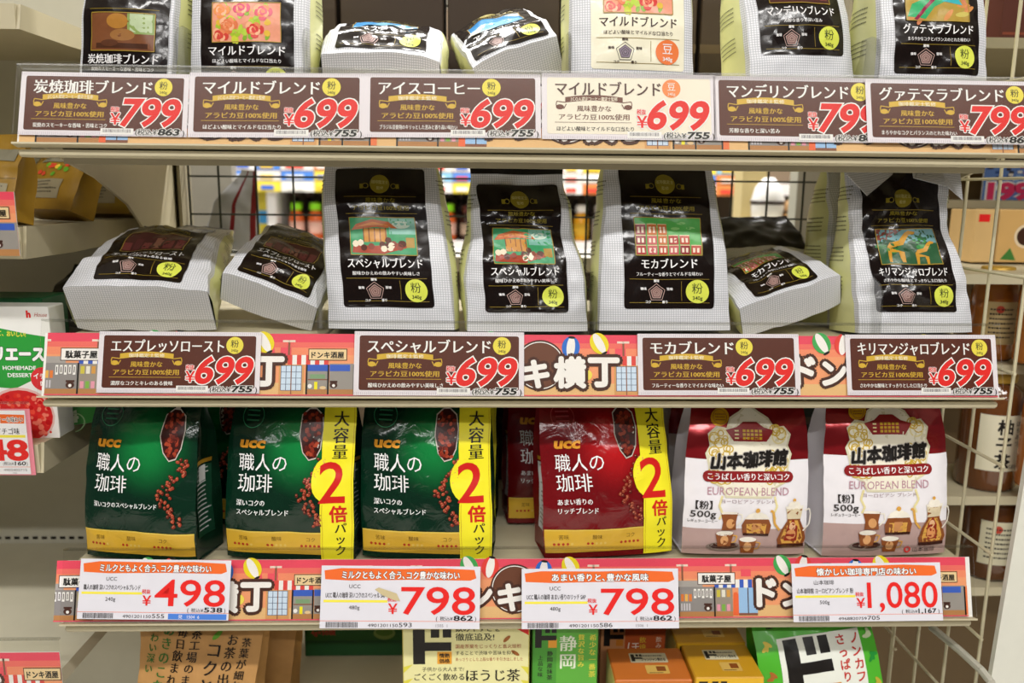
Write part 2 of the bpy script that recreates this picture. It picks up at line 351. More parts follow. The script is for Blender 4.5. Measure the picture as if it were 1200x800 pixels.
# ------------------------------------------------------------------ printed banner strips behind the price cards
def stall(A, x0, x1, back):
    A.rect('stall_print', x0, 5, x1, 30, mat(back, .5), 2); A.rect('stall_print', x0, 0, x1, 6, mat('#b98352', .5), 2.2)
def banner_art(A, o):
    """one repeat of the shop-street print, o = centre of the white shop sign in mm; the bird figures of the print are left out"""
    PK = mat('#ee5566', .5); BR = mat('#4a2a20', .5); WH = mat('#f3efee', .5); BL = mat('#3b5fc4', .5); PO = mat('#8a5a44', .5)
    p = 'stall_print'
    for (a, b, back) in ((-38, -3, '#8f8a8a'), (-2, 16, '#9a8f84')): stall(A, o + a, o + b, back)
    for a in (-39, -3): A.rect(p, o + a, 0, o + a + 1.6, 30, BLACK, 2.6)
    for i, c in enumerate(('#e07a3a', '#eab257', '#e07a3a')): A.rect(p, o - 36 + i * 4, 16, o - 33 + i * 4, 23, mat(c), 2.4)
    for i in range(5): A.rect(p, o - 23 + i * 4, 19 + (i % 2), o - 20.5 + i * 4, 28, WH, 2.4); A.rect(p, o - 22.2 + i * 4, 21, o - 21.4 + i * 4, 26.5, BLACK, 2.6)
    for i in range(4): A.rect(p, o - 36 + i * 2.6, 7, o - 34.4 + i * 2.6, 14, mat('#c9c4cc'), 2.4)
    A.disc(p, o - 9, 9.5, 4, BR, 2.5, 3.2); A.disc(p, o - 9, 9, 1.5, WH, 2.6); A.rect(p, o - 13, 12, o - 5, 14, BR, 2.5)
    for i, c in enumerate(('#cfc14a', '#e7e2d6', '#d59a4a')): A.rect(p, o + 0 + i * 5, 20, o + 3.6 + i * 5, 27, mat(c), 2.4)
    for i, c in enumerate(('#e59ab0', '#7fb24a', '#e59ab0')): A.rect(p, o + 0 + i * 5, 6.5, o + 3.4 + i * 5, 13, mat(c), 2.4)
    A.rect(p, o - 39, 30, o - 14, 36, mat('#a9a3a0'), 2.2)
    for i in range(9): A.rect(p, o - 2 + i * 4.2, 29, o + 2.2 + i * 4.2, 37, BL if i % 2 == 0 else WH, 2.3)
    A.rect('shop_sign_print', o - 19, 32, o + 19, 44, BR, 3); A.rect('shop_sign_print', o - 18.3, 32.7, o + 18.3, 43.3, WH, 3.2)
    A.text('shop_sign_print', '駄菓子屋', o, 35, 7.4, BLACK, 3.5, 'c', 29, .045)
    A.poly(p, [(o + 16, 2), (o + 22, 2), (o + 22, 22), (o + 20, 25), (o + 17, 24)], mat('#ee6a3c'), 2.8)
    A.rect(p, o + 22, 4, o + 41, 29, mat('#9cc3ef'), 2.4); A.rect(p, o + 31, 4, o + 32, 29, BR, 2.6); A.rect(p, o + 22, 2, o + 41, 4.4, PO, 2.5)
    A.rect(p, o + 25, 40, o + 35, 47, PK, 1.8)
    for x in (-35, 14, 190): A.rect(p, o + x, 36, o + x + 1.8, 52, PO, 1.9); A.rect(p, o + x - 5, 50, o + x + 6.6, 52, mat('#f0d9cc'), 1.9)
    # paper balloons
    for bx, by, c, r in ((67, 51, '#43a857', .5), (88, 50, '#e5423b', -.2), (141, 46, '#2f6fd0', -.1), (168, 50, '#ecd822', .5)):
        A.disc('balloon_print', o + bx, by, 8.5, mat(c), 3, 10.5, rot=r); A.disc('balloon_print', o + bx, by, 4, WH, 3.2, 10.4, rot=r)
        A.disc('balloon_print', o + bx - 9.5 * math.sin(-r) * (1 if r > 0 else -1), by - 9.5 * (1 if r > 0 else -1), 3.4, BLACK, 3.3, 1.2, rot=r)
    # round emblem plate behind the fourth letter
    A.disc('letter_plate', o + 112, 29, 24, BR, 3.5, n=40); A.ring('letter_plate', o + 112, 29, 22, .9, WH, 3.7, 40); A.disc('letter_plate', o + 112, 29, 21, mat('#6b3f2c'), 3.8, n=40)
    for ch, x, h, y in (('ド', 50, 31, 15), ('ン', 78, 28, 14), ('キ', 108, 29, 12), ('横', 140, 30, 13), ('丁', 172, 31, 14)):
        A.text('street_name_lettering', ch, o + x, y - 2, h, BR, 4.4, 'c', None, .15); A.text('street_name_lettering', ch, o + x, y - 2, h, WH, 5.2, 'c', None, .05)
    A.disc('balloon_print', o + 156, 20, 5, mat('#f0dc5a'), 4, 5)
    # tower, house, lattice window
    A.poly(p, [(o + 170, 33), (o + 174, 56), (o + 175, 56), (o + 179, 33), (o + 177, 33), (o + 174.5, 45), (o + 172, 33)], PK, 1.7)
    A.rect(p, o + 183, 34, o + 193, 45, PK, 1.7); A.rect(p, o + 189, 45, o + 191, 48, PK, 1.7)
    for i in range(9): A.rect(p, o + 190 + i * 4.2, 29, o + 194.2 + i * 4.2, 38, mat('#e04a44') if i % 2 == 0 else WH, 2.2)
    A.rect(p, o + 182, 0, o + 205, 29, mat('#d8a066'), 2.1); A.rect(p, o + 184, 5, o + 203, 28, mat('#cfe0f6'), 2.4)
    for x in (184, 188.7, 193.4, 198, 203): A.rect(p, o + x - .3, 5, o + x + .3, 28, mat('#5a6a8a'), 2.6)
    for y in (5, 10.7, 16.4, 22.1, 28): A.rect(p, o + 184, y - .25, o + 203, y + .25, mat('#5a6a8a'), 2.6)
    A.rect(p, o + 193, 0, o + 194, 29, PO, 2.7)
    # second stall with the tan sign
    for (a, b) in ((208, 227), (229, 252)): stall(A, o + a, o + b, '#9a9490')
    for a in (207, 227, 251): A.rect(p, o + a, 0, o + a + 1.6, 29, BLACK, 2.6)
    for a in (208.6, 229): A.rect(p, o + a, 23, o + a + 19, 29, BL, 2.6)
    A.rect(p, o + 211, 16, o + 225, 20, mat('#7fa07a'), 2.5); A.rect(p, o + 209, 14.5, o + 227, 15.6, PO, 2.5)
    A.rect(p, o + 215, 6, o + 218, 13, YEL, 2.5); A.disc(p, o + 211, 9, 2, WH, 2.5); A.disc(p, o + 223, 7.5, 3, mat('#e6c79a'), 2.5, 1.5)
    A.disc(p, o + 233, 10, 3.6, BR, 2.6, 3); A.rect(p, o + 229.5, 12, o + 236.5, 14, BR, 2.6); A.disc(p, o + 233, 9.5, 1.4, WH, 2.7)
    A.poly(p, [(o + 252, 2), (o + 258, 2), (o + 258, 30), (o + 252, 28)], mat('#ee7a48'), 2.5)
    A.rect('shop_sign_print', o + 209, 33, o + 245, 44, BR, 3); A.rect('shop_sign_print', o + 209.7, 33.7, o + 244.3, 43.3, mat('#ecd0a0'), 3.2)
    A.text('shop_sign_print', 'ドンキ酒屋', o + 227, 35.6, 6.6, BLACK, 3.5, 'c', 30, .04)
def clip_art(A, xa, xb):
    for nm in list(A.p):
        d = A.p[nm]; keep = [i for i, f in enumerate(d['f']) if any(xa <= d['v'][k][0] <= xb for k in f)]
        d['f'] = [d['f'][i] for i in keep]; d['m'] = [d['m'][i] for i in keep]
        d['v'] = [(min(max(x, xa), xb), y, l) for x, y, l in d['v']]
        if not d['f']: del A.p[nm]
def banner(label, z, xa, xb, origin, per=314.0, h=58.0, out=.0):
    t = empty('banner_strip', rail_frame(0, z, .0005, -.0016 + out), label, 'banner', 'printed shop-street strips in the price rails')
    A = Art(); SKY = [('#e94b63', 50, h), ('#ee6f66', 45, 50), ('#f28f6c', 38, 45), ('#f2a073', 0, 38)]
    for c, a, b in SKY: A.rect('paper', xa, a, xb, b, mat(c, .5), 0)
    A.rect('paper', xa, 0, xb, 12, mat('#e9bd84', .5), .6); A.rect('paper', xa, 0, xb, 1.2, mat('#e0586a', .5), 6)
    B = Art(); o = origin
    while o > xa - 300: o -= per
    while o < xb + 40: banner_art(B, o); o += per
    clip_art(B, xa, xb)
    for k, v in B.p.items(): A.p[k] = v
    A.emit(t, lambda x, y, l: (x * .001, y * .001, l * .00016), None, 'paper')
sx = lambda u, v, z: on_rail(u, v, z)[0] * 1000
banner('printed street-scene strip in the top price rail, mostly hidden by cards', ZR['T'], -448, 450, sx(95, 130, ZR['T']))
banner('pink and orange shop-street strip in the middle price rail', ZR['M'], sx(53, 425, ZR['M']), 448, sx(95, 410, ZR['M']))
banner('pink and orange shop-street strip in the lowest price rail', ZR['B'], sx(64, 690, ZR['B']), sx(1134, 690, ZR['B']), sx(840, 684, ZR['B']))

# ------------------------------------------------------------------ price cards
def brown_card(z, box, title, price, tax, catch, label, tw=.72, cream=False, ribbon='珈琲鑑定士監修', kg='粉', out=.0005, badge_x=None, rot=None):
    (u0, v0, u1, v1, dv) = box               # left, top, right, bottom in the picture; dv = drop of the right end
    xa, ra = on_rail(u0, v1, z); xb, rb = on_rail(u1, v1 + dv, z); _, rt = on_rail(u0, v0, z); ra = max(ra, .0004); rb = max(rb, .0004)
    w = (xb - xa) * 1000; h = (rt - ra) * 1000; sx_, sy_ = w / 164.0, h / 62.0
    t = empty('price_card', rail_frame(xa, z, ra, out, math.atan2(rb - ra, xb - xa)), label, 'price card', 'coffee price cards on the rails')
    A = Art(); paper = mat('#e6dfe8', .45); pan = mat('#552413' if not cream else '#efe6d6', .4)
    go = mat('#d6ae38' if not cream else '#6a3b2c', .4); ti = WHITE if not cream else mat('#4a241a', .4); rt_ = mat('#f4ecd0') if not cream else mat('#f0e4d2')
    A.rect('card_paper', 0, 0, 164, 62, paper, 0)
    dot = mat('#c4bccb', .5)
    for i in range(82): A.rect('paper_dots', i * 2 + .6, .5, i * 2 + 1.1, 3.2, dot, .5); A.rect('paper_dots', i * 2 + .6, 58.8, i * 2 + 1.1, 61.5, dot, .5)
    A.rrect('panel_print', 5, 5, 159, 58, 2, pan, 1)
    A.text('title_lettering', title, 13, 42, 14.5, ti, 3, 'l', 164 * tw - 16, .024)
    bx = 164 * tw + 8 if badge_x is None else badge_x
    bc = mat('#ead94e') if not cream else mat('#ee8a4a'); bt = INK if not cream else WHITE
    A.disc('weight_badge', bx, 48.5, 8.7, bc, 2); A.text('weight_badge', kg, bx, 47, 8.5, bt, 3, 'c'); A.text('weight_badge', '340g', bx, 42, 3.8, bt, 3, 'c')
    # scroll ribbon
    top = [(22 + i * 5.4, 39.5 + 2.2 * math.sin(math.pi * i / 10)) for i in range(11)]
    A.poly('ribbon', top + [(x, y - 5.2) for x, y in reversed(top)], go, 2)
    for s, cx in ((-1, 22), (1, 76)):
        A.line('ribbon', [(cx, 34.5), (cx + s * 8, 35.5), (cx + s * 8.6, 32), (cx + s * 7, 29.5)], .8, go, 2); A.disc('ribbon', cx + s * 5, 30.2, 3.8, go, 2, 2.4); A.line('ribbon', [(cx - s * 1, 33), (cx + s * 1.5, 28.4)], .8, go, 2)
    A.text('ribbon', ribbon, 49, 36.2, 4.3, rt_, 3, 'c', 44 if len(ribbon) > 9 else 36, .02)
    A.text('blend_lettering', '風味豊かな', 49, 26.5, 6.2, go, 2, 'c', 32, .02); A.text('blend_lettering', 'アラビカ豆100%使用', 49, 18.6, 6.2, go, 2, 'c', 66, .02)
    A.rect('blend_lettering', 12, 15.6, 84, 16, go, 2)
    A.text('blend_lettering', catch, 14, 8, 4.8, WHITE if not cream else INK, 2, 'l', min(72, 4.8 * len(catch)), .02)
    A.text('price_lettering', price, 98, 10.5, 37, RED, 4, 'l', 55, .03, .2, out=WHITE, ow=.03)
    A.text('price_lettering', '¥', 89, 11, 16, RED, 4, 'l', 9.5, .02, out=WHITE, ow=.04); A.text('price_lettering', '税抜', 89, 24, 5.4, RED, 4, 'l', 8.5, .03, out=WHITE, ow=.06)
    A.rect('barcode', 80, 1.5, 112, 7.5, WHITE, 2); A.bars('barcode', 82, 3.4, 110, 6.6, mat('#77737a'), 3, len(title))
    A.text('tax_price_lettering', '(税込¥', 114, 1.6, 6.6, INK, 4, 'l', 21, .02, out=WHITE, ow=.06); A.text('tax_price_lettering', tax, 136, 1.4, 8.6, BLACK, 4, 'l', 20, .04, .2, out=WHITE, ow=.05); A.text('tax_price_lettering', ')', 160, 1.6, 6.6, INK, 4, 'l', None, .02)
    A.emit(t, lambda x, y, l: (x * .001 * sx_, y * .001 * sy_, .0001 + l * .00016), None, 'card_paper')
J = 'J.C.Q.A.認定コーヒー鑑定士監修'
T_, M_, B_ = ZR['T'], ZR['M'], ZR['B']
brown_card(T_, (21, 84, 219, 158, 3), '炭焼珈琲ブレンド', '799', '863', '炭焼のスモーキーな香味・苦味とコク', 'brown price card reading 799, leftmost card on the top rail', .80, ribbon=J)
brown_card(T_, (220, 85, 427, 161, 1), 'マイルドブレンド', '699', '755', 'ほどよい酸味とマイルドな口当たり', 'brown 699 price card on the top rail, beside the leftmost 799 card', .76, ribbon=J)
brown_card(T_, (427, 86, 634, 161, 1), 'アイスコーヒー', '699', '755', 'ブラジル豆使用のキリッとした苦みと香り高い味わい', 'brown 699 price card on the top rail, left of the cream card', .67)
brown_card(T_, (635, 86, 840, 163, 2), 'マイルドブレンド', '699', '755', 'ほどよい酸味とマイルドな口当たり', 'cream price card reading 699 with an orange badge', .70, True, J, '豆', badge_x=122)
brown_card(T_, (837, 89, 1040, 165, 3), 'マンデリンブレンド', '799', '863', '芳醇な香りと深い苦み', 'brown 799 price card on the top rail, its right end covered by another card', .80)
brown_card(T_, (1015, 94, 1214, 168, 3), 'グァテマラブレンド', '799', '863', 'まろやかなコクとバランスのとれた味わい', 'brown 799 price card at the right end of the top rail, overlapping its neighbour', .83, out=.0028)
brown_card(M_, (113, 388, 304, 460, 1), 'エスプレッソロースト', '699', '755', '濃厚なコクとキレのある後味', 'brown 699 price card at the left end of the middle rail', .79)
brown_card(M_, (414, 388, 614, 463, 1), 'スペシャルブレンド', '699', '755', '酸味ひかえめの飲みやすい美味しさ', 'brown 699 price card under the two tall bags with carousel pictures', .82)
brown_card(M_, (748, 391, 938, 463, 0), 'モカブレンド', '699', '755', 'フルーティーな香りとマイルドな味わい', 'brown 699 price card under the bag with red buildings', .61)
brown_card(M_, (993, 392, 1170, 463, 0), 'キリマンジャロブレンド', '699', '755', 'さわやかな酸味とすっきりとした口当たり', 'brown 699 price card at the right end of the middle rail', .84)

def white_card(z, box, head, maker, prod, wt, price, tax, code, code2, label, blue=False, pw=77):
    (u0, v0, u1, v1, dv) = box
    xa, ra = on_rail(u0, v1, z); xb, rb = on_rail(u1, v1 + dv, z); _, rt = on_rail(u0, v0, z)
    w = (xb - xa) * 1000; h = (rt - ra) * 1000; sx_, sy_ = w / 160.0, h / 64.0
    t = empty('price_card', rail_frame(xa, z, ra, .0066, math.atan2(rb - ra, xb - xa)), label, 'price card', 'white price cards on the rails')
    A = Art(); OR = mat('#ea6a2a', .45)
    A.rect('card_paper', 0, 0, 160, 64, mat('#dddbe3', .45), 0)
    A.poly('heading_bar', [(4, 50), (3, 59), (20, 61.5), (80, 61), (120, 62), (154, 60.5), (156, 52), (150, 49.5), (90, 50), (30, 48.8)], OR, 1)
    A.text('heading_lettering', head, 80, 51.4, 8.6, WHITE, 3, 'c', min(118, 8.2 * len(head)), .03, out=INK, ow=.045)
    A.text('product_lettering', maker, 34, 41, 5.6, INK, 2, 'c', None, 0); A.text('product_lettering', prod, 5, 31.5, 6.4, INK, 2, 'l', 60, .016)
    A.rect('underline', 3, 26.5, 67, 29, mat('#efe24a'), 1); A.text('product_lettering', wt, 34, 19.5, 5.6, INK, 2, 'c')
    A.text('price_lettering', price, 158 - pw, 15, 40, RED, 3, 'l', pw - 3, .008); A.text('price_lettering', '¥', 68, 15, 15, RED, 3, 'l', 9, .015); A.text('price_lettering', '税抜', 67, 28, 5, RED, 3, 'l', 9, .02)
    A.text('tax_price_lettering', '(', 116, 8.6, 6, INK, 2); A.text('tax_price_lettering', '税込¥', 120, 8.8, 4.6, INK, 2, 'l', 13); A.text('tax_price_lettering', tax, 134, 8.6, 7, BLACK, 2, 'l', 19, .02); A.text('tax_price_lettering', ')', 155, 8.6, 6, INK, 2)
    A.rect('rule_line', 0, 7.4, 160, 7.9, mat('#e87a5a'), 1)
    A.bars('barcode', 6, 1, 38, 6.6, INK, 2, len(head)); A.text('code_lettering', code, 48, 1.8, 4.6, INK, 2, 'l', 30); A.text('code_lettering', code2[0], 79, 1.8, 6.2, INK, 2, 'l', 13)
    if blue: A.rect('blue_bar', 96, .6, 158, 6.6, mat('#4a7fd6'), 1); A.text('code_lettering', '発   1504  6', 118, 1.8, 4.6, WHITE, 2, 'c')
    elif code2[1]: A.text('code_lettering', code2[1], 116, 1.8, 4.4, mat('#8a868c'), 2)
    A.emit(t, lambda x, y, l: (x * .001 * sx_, y * .001 * sy_, .0001 + l * .00016), None, 'card_paper'); return t, sx_, sy_
white_card(B_, (94, 653, 270, 723, 2), 'ミルクともよく合う､コク豊かな味わい', 'UCC', '職人の珈琲 深いコクのスペシャルブレンド', '240g', '498', '538', '4901201150', ('555', ''), 'white price card reading 498 with a blue bar', True, 77)
tc, sx_, sy_ = white_card(B_, (376, 661, 562, 734, 1), 'ミルクともよく合う､コク豊かな味わい', 'UCC', 'UCC 職人の珈琲 深いコクのスペシャル SAP', '480g', '798', '862', '4901201150', ('593', '1505  1'), 'white price card reading 798 with a torn scrap of tape on it')
A = Art(); A.poly('tape_scrap', [(54, 40), (58, 42), (76, 36), (80, 28), (74, 29), (62, 34)], mat('#c9b98f', .7), 4); A.emit(tc, lambda x, y, l: (x * .001 * sx_, y * .001 * sy_, .0001 + l * .00016), None, 'card_paper')
white_card(B_, (611, 665, 794, 735, -1), 'あまい香りと､豊かな風味', 'UCC', 'UCC 職人の珈琲 あまい香りのリッチ SAP', '480g', '798', '862', '4901201150', ('586', '1506  1'), 'white price card reading 798 under the red pouch')
white_card(B_, (927, 659, 1101, 727, -2), '懐かしい珈琲専門店の味わい', '山本珈琲', '山本珈琲館 ヨーロピアンブレンド 粉', '500g', '1,080', '1,167', '4968820759', ('705', ''), 'white price card reading 1,080', False, 78)
# ------------------------------------------------------------------ soft bags
def lerp(tab, t):
    if t <= tab[0][0]: return tab[0][1]
    for (a, x), (b, y) in zip(tab, tab[1:]):
        if t <= b: k = (t - a) / (b - a); k = k * k * (3 - 2 * k) * .6 + k * .4; return x + (y - x) * k
    return tab[-1][1]
class Bag:
    """a filled film bag in millimetres: base centre at the origin, front towards -Y, following a spine that may bend"""
    def __init__(s, H, W, D, th=((0, 0),), xo=((0, 0),), bulge=5, gus=7, amp=2.2, seed=0, freq=.022, soft=0):
        s.H, s.W, s.D, s.th, s.xo, s.bulge, s.gus, s.amp, s.fr = H, W, D, th, xo, bulge, gus, amp, freq
        s.seed = Vector((seed * 7.31, seed * 3.77, seed * 5.13)); s.N = 60; s.soft = soft; y = z = 0.0; s.sp = [(0, 0)]
        for i in range(s.N): a = R(lerp(th, (i + .5) * H / s.N)); y += math.sin(a) * H / s.N; z += math.cos(a) * H / s.N; s.sp.append((y, z))
    def pt(s, face, a, t):
        k = min(max(t / s.H, 0), 1) * s.N; i = min(int(k), s.N - 1); f = k - i
        y = s.sp[i][0] + (s.sp[i + 1][0] - s.sp[i][0]) * f; z = s.sp[i][1] + (s.sp[i + 1][1] - s.sp[i][1]) * f
        w, d, th, xo = lerp(s.W, t), lerp(s.D, t), R(lerp(s.th, t)), lerp(s.xo, t)
        env = .25 + .75 * math.sin(math.pi * min(max(t / s.H, 0), 1)); gk = min(1, d / 12)
        if face == 'f': off = d * (1 - .1 * abs(a) ** 6) + s.bulge * env * gk * (1 - a * a); x = a * w
        elif face == 'b': off = -d * (1 - .1 * abs(a) ** 6) - .6 * s.bulge * env * gk * (1 - a * a); x = a * w
        else: off = -a * .9 * d; x = (1 if face == 'r' else -1) * (w - s.gus * gk * env * (1 - a * a))
        p = Vector((x + xo, y - math.cos(th) * off, z + math.sin(th) * off))
        e = min(1, max(s.soft, t - 2) / 22) * s.amp
        if e > 0:
            q = p * s.fr + s.seed; n1 = noise.noise_vector(q); n2 = noise.noise_vector(q * 2.7)
            rg = 1 - abs(noise.noise(q * 1.9 + Vector((5, 1, 2)))) * 2
            p = p + Vector((n1.x * .5 + n2.x * .25, n1.y + n2.y * .45 - rg * .35, n1.z * .4)) * e
        return p
    def face_map(s, face='f', lay=.2):
        def fn(x, y, l):
            if face == 'f': w = lerp(s.W, y); a = x / w; da = 1.0 / w
            else: w = max(3, lerp(s.D, y) * .9); a = x / w; da = 1.0 / w
            p = s.pt(face, a, y); n = (s.pt(face, a + da, y) - p).cross(s.pt(face, a, y + 1) - p).normalized()
            ref = {'f': Vector((0, -1, .3)), 'r': Vector((1, 0, 0)), 'l': Vector((-1, 0, 0))}[face]
            if n.dot(ref) < 0: n = -n
            if face == 'l': pass
            return (p + n * (.32 + .08 * s.amp + l * lay)) * .001
        return fn
    def body(s, parent, mats, mf, name='bag_body', na=34, nt=58, nd=10):
        V = []; F = []; M = []; U = []
        def patch(fn, n, m, mid, uv):
            k = len(V)
            for j in range(m + 1):
                for i in range(n + 1): V.append(fn(i / n, j / m)); U.append(uv(i / n, j / m))
            for j in range(m):
                for i in range(n): F.append((k + j * (n + 1) + i, k + j * (n + 1) + i + 1, k + (j + 1) * (n + 1) + i + 1, k + (j + 1) * (n + 1) + i)); M.append(mid((i + .5) / n, (j + .5) / m))
        H = s.H
        for fc, n in (('f', na), ('b', na), ('l', nd), ('r', nd)):
            wd = (lambda v: lerp(s.W, v * H)) if fc in 'fb' else (lambda v: lerp(s.D, 10))
            patch(lambda u, v: s.pt(fc, 2 * u - 1, v * H), n, nt, lambda u, v: mf(fc, 2 * u - 1, v * H), lambda u, v: ((2 * u - 1) * wd(v) / 100, v * H / 100))
        for t, fc in ((0, 'B'), (H, 'T')):
            patch(lambda u, v: s.pt('f', 2 * u - 1, t).lerp(s.pt('b', 2 * u - 1, t), v), na, 4, lambda u, v: mf(fc, 2 * u - 1, v), lambda u, v: ((2 * u - 1) * lerp(s.W, t) / 100, v * 2 * lerp(s.D, t) / 100))
        # shared points first so that faces point outwards is not needed: film is two-sided
        o = mesh_obj(name, [p * .001 for p in V], F, mats, M, parent, True, U); s.verts = V; return o
def rest(root, bag, x, y, z, rot):
    """stand the bag on a deck: lowest point of the turned bag touches z"""
    m = rot.to_matrix() if hasattr(rot, 'to_matrix') else rot
    lo = min((m @ p).z for p in bag.verts) * .001
    root.matrix_world = Matrix.Translation((x, y, z + Z0 - lo + .0004)) @ m.to_4x4()
def turn(tilt=0, yaw=0, roll=0):
    """lean back, turn about the upright, then tip sideways as the shopper sees it"""
    return Matrix.Rotation(R(roll), 3, 'Y') @ Matrix.Rotation(R(yaw), 3, 'Z') @ Matrix.Rotation(R(-tilt), 3, 'X')

# ---- woven-print coffee bags
WV = weave('#e4e4e8', '#b0b2b8', 2.3); CREAM = film('#dcdca0', .35); SEAL = film('#15120f', .28)
CRM2 = film('#efe9cf', .32); SMALL = mat('#66664a', .5); SILV = film('#b9bcc0', .25, .5); BWN = mat('#160d0a', .16, 0, .06, 40, .25)
OLV = mat('#8f8020', .35); LINE = mat('#8a7420', .4); BADGE = mat('#d8df55', .35)
def picture(A, kind, x0, y0, x1, y1):
    p = 'picture_print'; w, h = x1 - x0, y1 - y0; X = lambda f: x0 + w * f; Y = lambda f: y0 + h * f
    c = lambda q: mat(q, .25, 0, .12, 200)
    rd = random.Random(len(kind) * 7)
    if kind == 'carousel':
        A.rect(p, x0, y0, x1, y1, c('#3f9a66'), 2); A.rect(p, X(.6), Y(.55), x1, y1, c('#7fb7a6'), 2.2); A.disc(p, X(.78), Y(.8), w * .14, c('#cfe0d0'), 2.3, h * .1)
        A.poly(p, [(X(.02), Y(.66)), (X(.1), Y(.82)), (X(.35), Y(.95)), (X(.6), Y(.88)), (X(.72), Y(.7)), (X(.4), Y(.74))], c('#c0622c'), 2.6)
        A.poly(p, [(X(.08), Y(.74)), (X(.36), Y(.88)), (X(.66), Y(.76)), (X(.38), Y(.8))], c('#dc8a3c'), 2.8)
        A.rect(p, X(.2), Y(.34), X(.56), Y(.7), c('#c98a34'), 2.5)
        for i in range(5): A.rect(p, X(.2 + i * .085), Y(.34), X(.215 + i * .085), Y(.72), c('#7a3f1c'), 2.7)
        A.poly(p, [(X(.02), Y(.06)), (X(.5), Y(.02)), (X(.86), Y(.2)), (X(.8), Y(.34)), (X(.4), Y(.24)), (X(.04), Y(.26))], c('#a8442a'), 2.6)
        for i in range(14): A.disc(p, X(rd.uniform(.06, .82)), Y(rd.uniform(.16, .4)), w * .05, c(rd.choice(('#efe2c8', '#8a3a22', '#d9b072', '#5a2a1a'))), 2.9 + i * .03, n=8)
        A.rect(p, X(.84), Y(.2), X(.97), Y(.46), c('#b08a3c'), 2.6)
    elif kind == 'houses':
        A.rect(p, x0, y0, x1, y1, c('#4fa44c'), 2)
        for i in range(6): A.disc(p, X(rd.random() * .9 + .05), Y(rd.uniform(.7, .93)), w * .07, c('#86c172'), 2.2, h * .04, n=10)
        for r, (ya, yb) in enumerate(((.02, .26), (.28, .52), (.54, .82))):
            k = 6 - r
            for i in range(k):
                if r == 2 and i > 2: continue
                a, b = i / 6 + .01, (i + 1) / 6 - .01
                A.rect(p, X(a), Y(ya), X(b), Y(yb), c(rd.choice(('#a8302c', '#b8452f', '#c26a34', '#8f2a33', '#c05a5a'))), 2.5)
                for q in range(2): A.rect(p, X(a + .025 + q * .06), Y(ya + .05), X(a + .06 + q * .06), Y(yb - .07), c('#efd9c4'), 2.8)
                A.line(p, [(X(a), Y(yb)), (X(b), Y(yb))], .8, c('#e6c9a0'), 2.9)
    elif kind == 'giraffe':
        A.rect(p, x0, y0, x1, y1, c('#2f5a3a'), 2); A.rect(p, x0, Y(.6), x1, y1, c('#6f9aa0'), 2.1); A.poly(p, [(x0, Y(.6)), (x0, y1), (X(.45), y1), (X(.2), Y(.7))], c('#7a3a2c'), 2.2)
        for i in range(10): A.disc(p, X(rd.random()), Y(rd.uniform(.35, .75)), w * .12, c(rd.choice(('#2a6a34', '#3a8a44', '#1f4a2a'))), 2.3 + i * .02, h * .08, n=9)
        for gx, gy, s in ((.42, .06, 1.0), (.76, .0, .72)):
            g = c('#c8912c'); q = lambda a, b: (X(gx + a * s), Y(gy + b * s))
            A.poly(p, [q(-.2, .42), q(.02, .5), q(.12, .78), q(.2, .8), q(.22, .86), q(.12, .9), q(.06, .84), q(-.04, .62), q(-.2, .56), q(-.26, .44), q(-.26, 0), q(-.21, 0), q(-.19, .3), q(-.06, .3), q(-.05, 0), q(0, 0), q(.02, .3)], g, 2.8)
    elif kind == 'roses':
        A.rect(p, x0, y0, x1, y1, c('#e79a7c'), 2)
        for i in range(46): A.disc(p, X(rd.uniform(.05, .85)), Y(rd.uniform(.05, .97)), w * rd.uniform(.035, .07), c(rd.choice(('#a9c437', '#c9cf3a', '#86b02f', '#e0b53a', '#b8d24a'))), 2.2 + i * .03, w * rd.uniform(.03, .05), n=9, rot=rd.random() * 3)
        for cx, cy, q in ((.12, .8, '#e58a3a'), (.42, .85, '#d8406a'), (.24, .42, '#e07a4c'), (.62, .3, '#d23a34'), (.1, .15, '#d0453a'), (.74, .75, '#dd5a70')):
            for k in range(13): A.disc(p, min(max(X(cx) + w * (.105 - .008 * k) * math.cos(k * 2.4), x0 + w * .06), x1 - w * .06), min(max(Y(cy) + w * (.1 - .008 * k) * math.sin(k * 2.4), y0 + w * .05), y1 - w * .05), w * (.062 - .002 * k), c((q, '#f2b48c', q, '#e88a5c')[k % 4]), 3.7 + k * .04, w * (.045 - .0015 * k), n=10, rot=k * 2.4 + 1.5)
    elif kind == 'still':
        A.rect(p, x0, y0, x1, y1, c('#7a4a2c'), 2); A.rect(p, X(.58), Y(.45), x1, y1, c('#8aa05a'), 2.2); A.rect(p, X(.62), Y(.5), X(.96), y1, c('#b9c9a0'), 2.3)
        A.disc(p, X(.42), Y(.78), w * .17, c('#b07a34'), 2.6, h * .2); A.disc(p, X(.5), Y(.42), w * .2, c('#9a6a3a'), 2.5, h * .16); A.rect(p, X(.08), Y(.06), X(.9), Y(.2), c('#4a2a1a'), 2.4); A.disc(p, X(.3), Y(.2), w * .14, c('#5a3420'), 2.7, h * .09)
    elif kind == 'bird':
        A.rect(p, x0, y0, x1, y1, c('#b0913a'), 2)
        for i in range(16): A.disc(p, X(rd.random()), Y(rd.random()), w * .12, c(rd.choice(('#c8b85a', '#d08a4a', '#c77a52', '#8f9a34'))), 2.1 + i * .025, h * .07, n=10, rot=rd.random() * 3)
        A.poly(p, [(X(.02), Y(.1)), (X(.3), Y(.05)), (X(.45), Y(.4)), (X(.85), Y(.75)), (X(.7), Y(.95)), (X(.4), Y(.7)), (X(.1), Y(.45))], c('#35a86a'), 2.6)
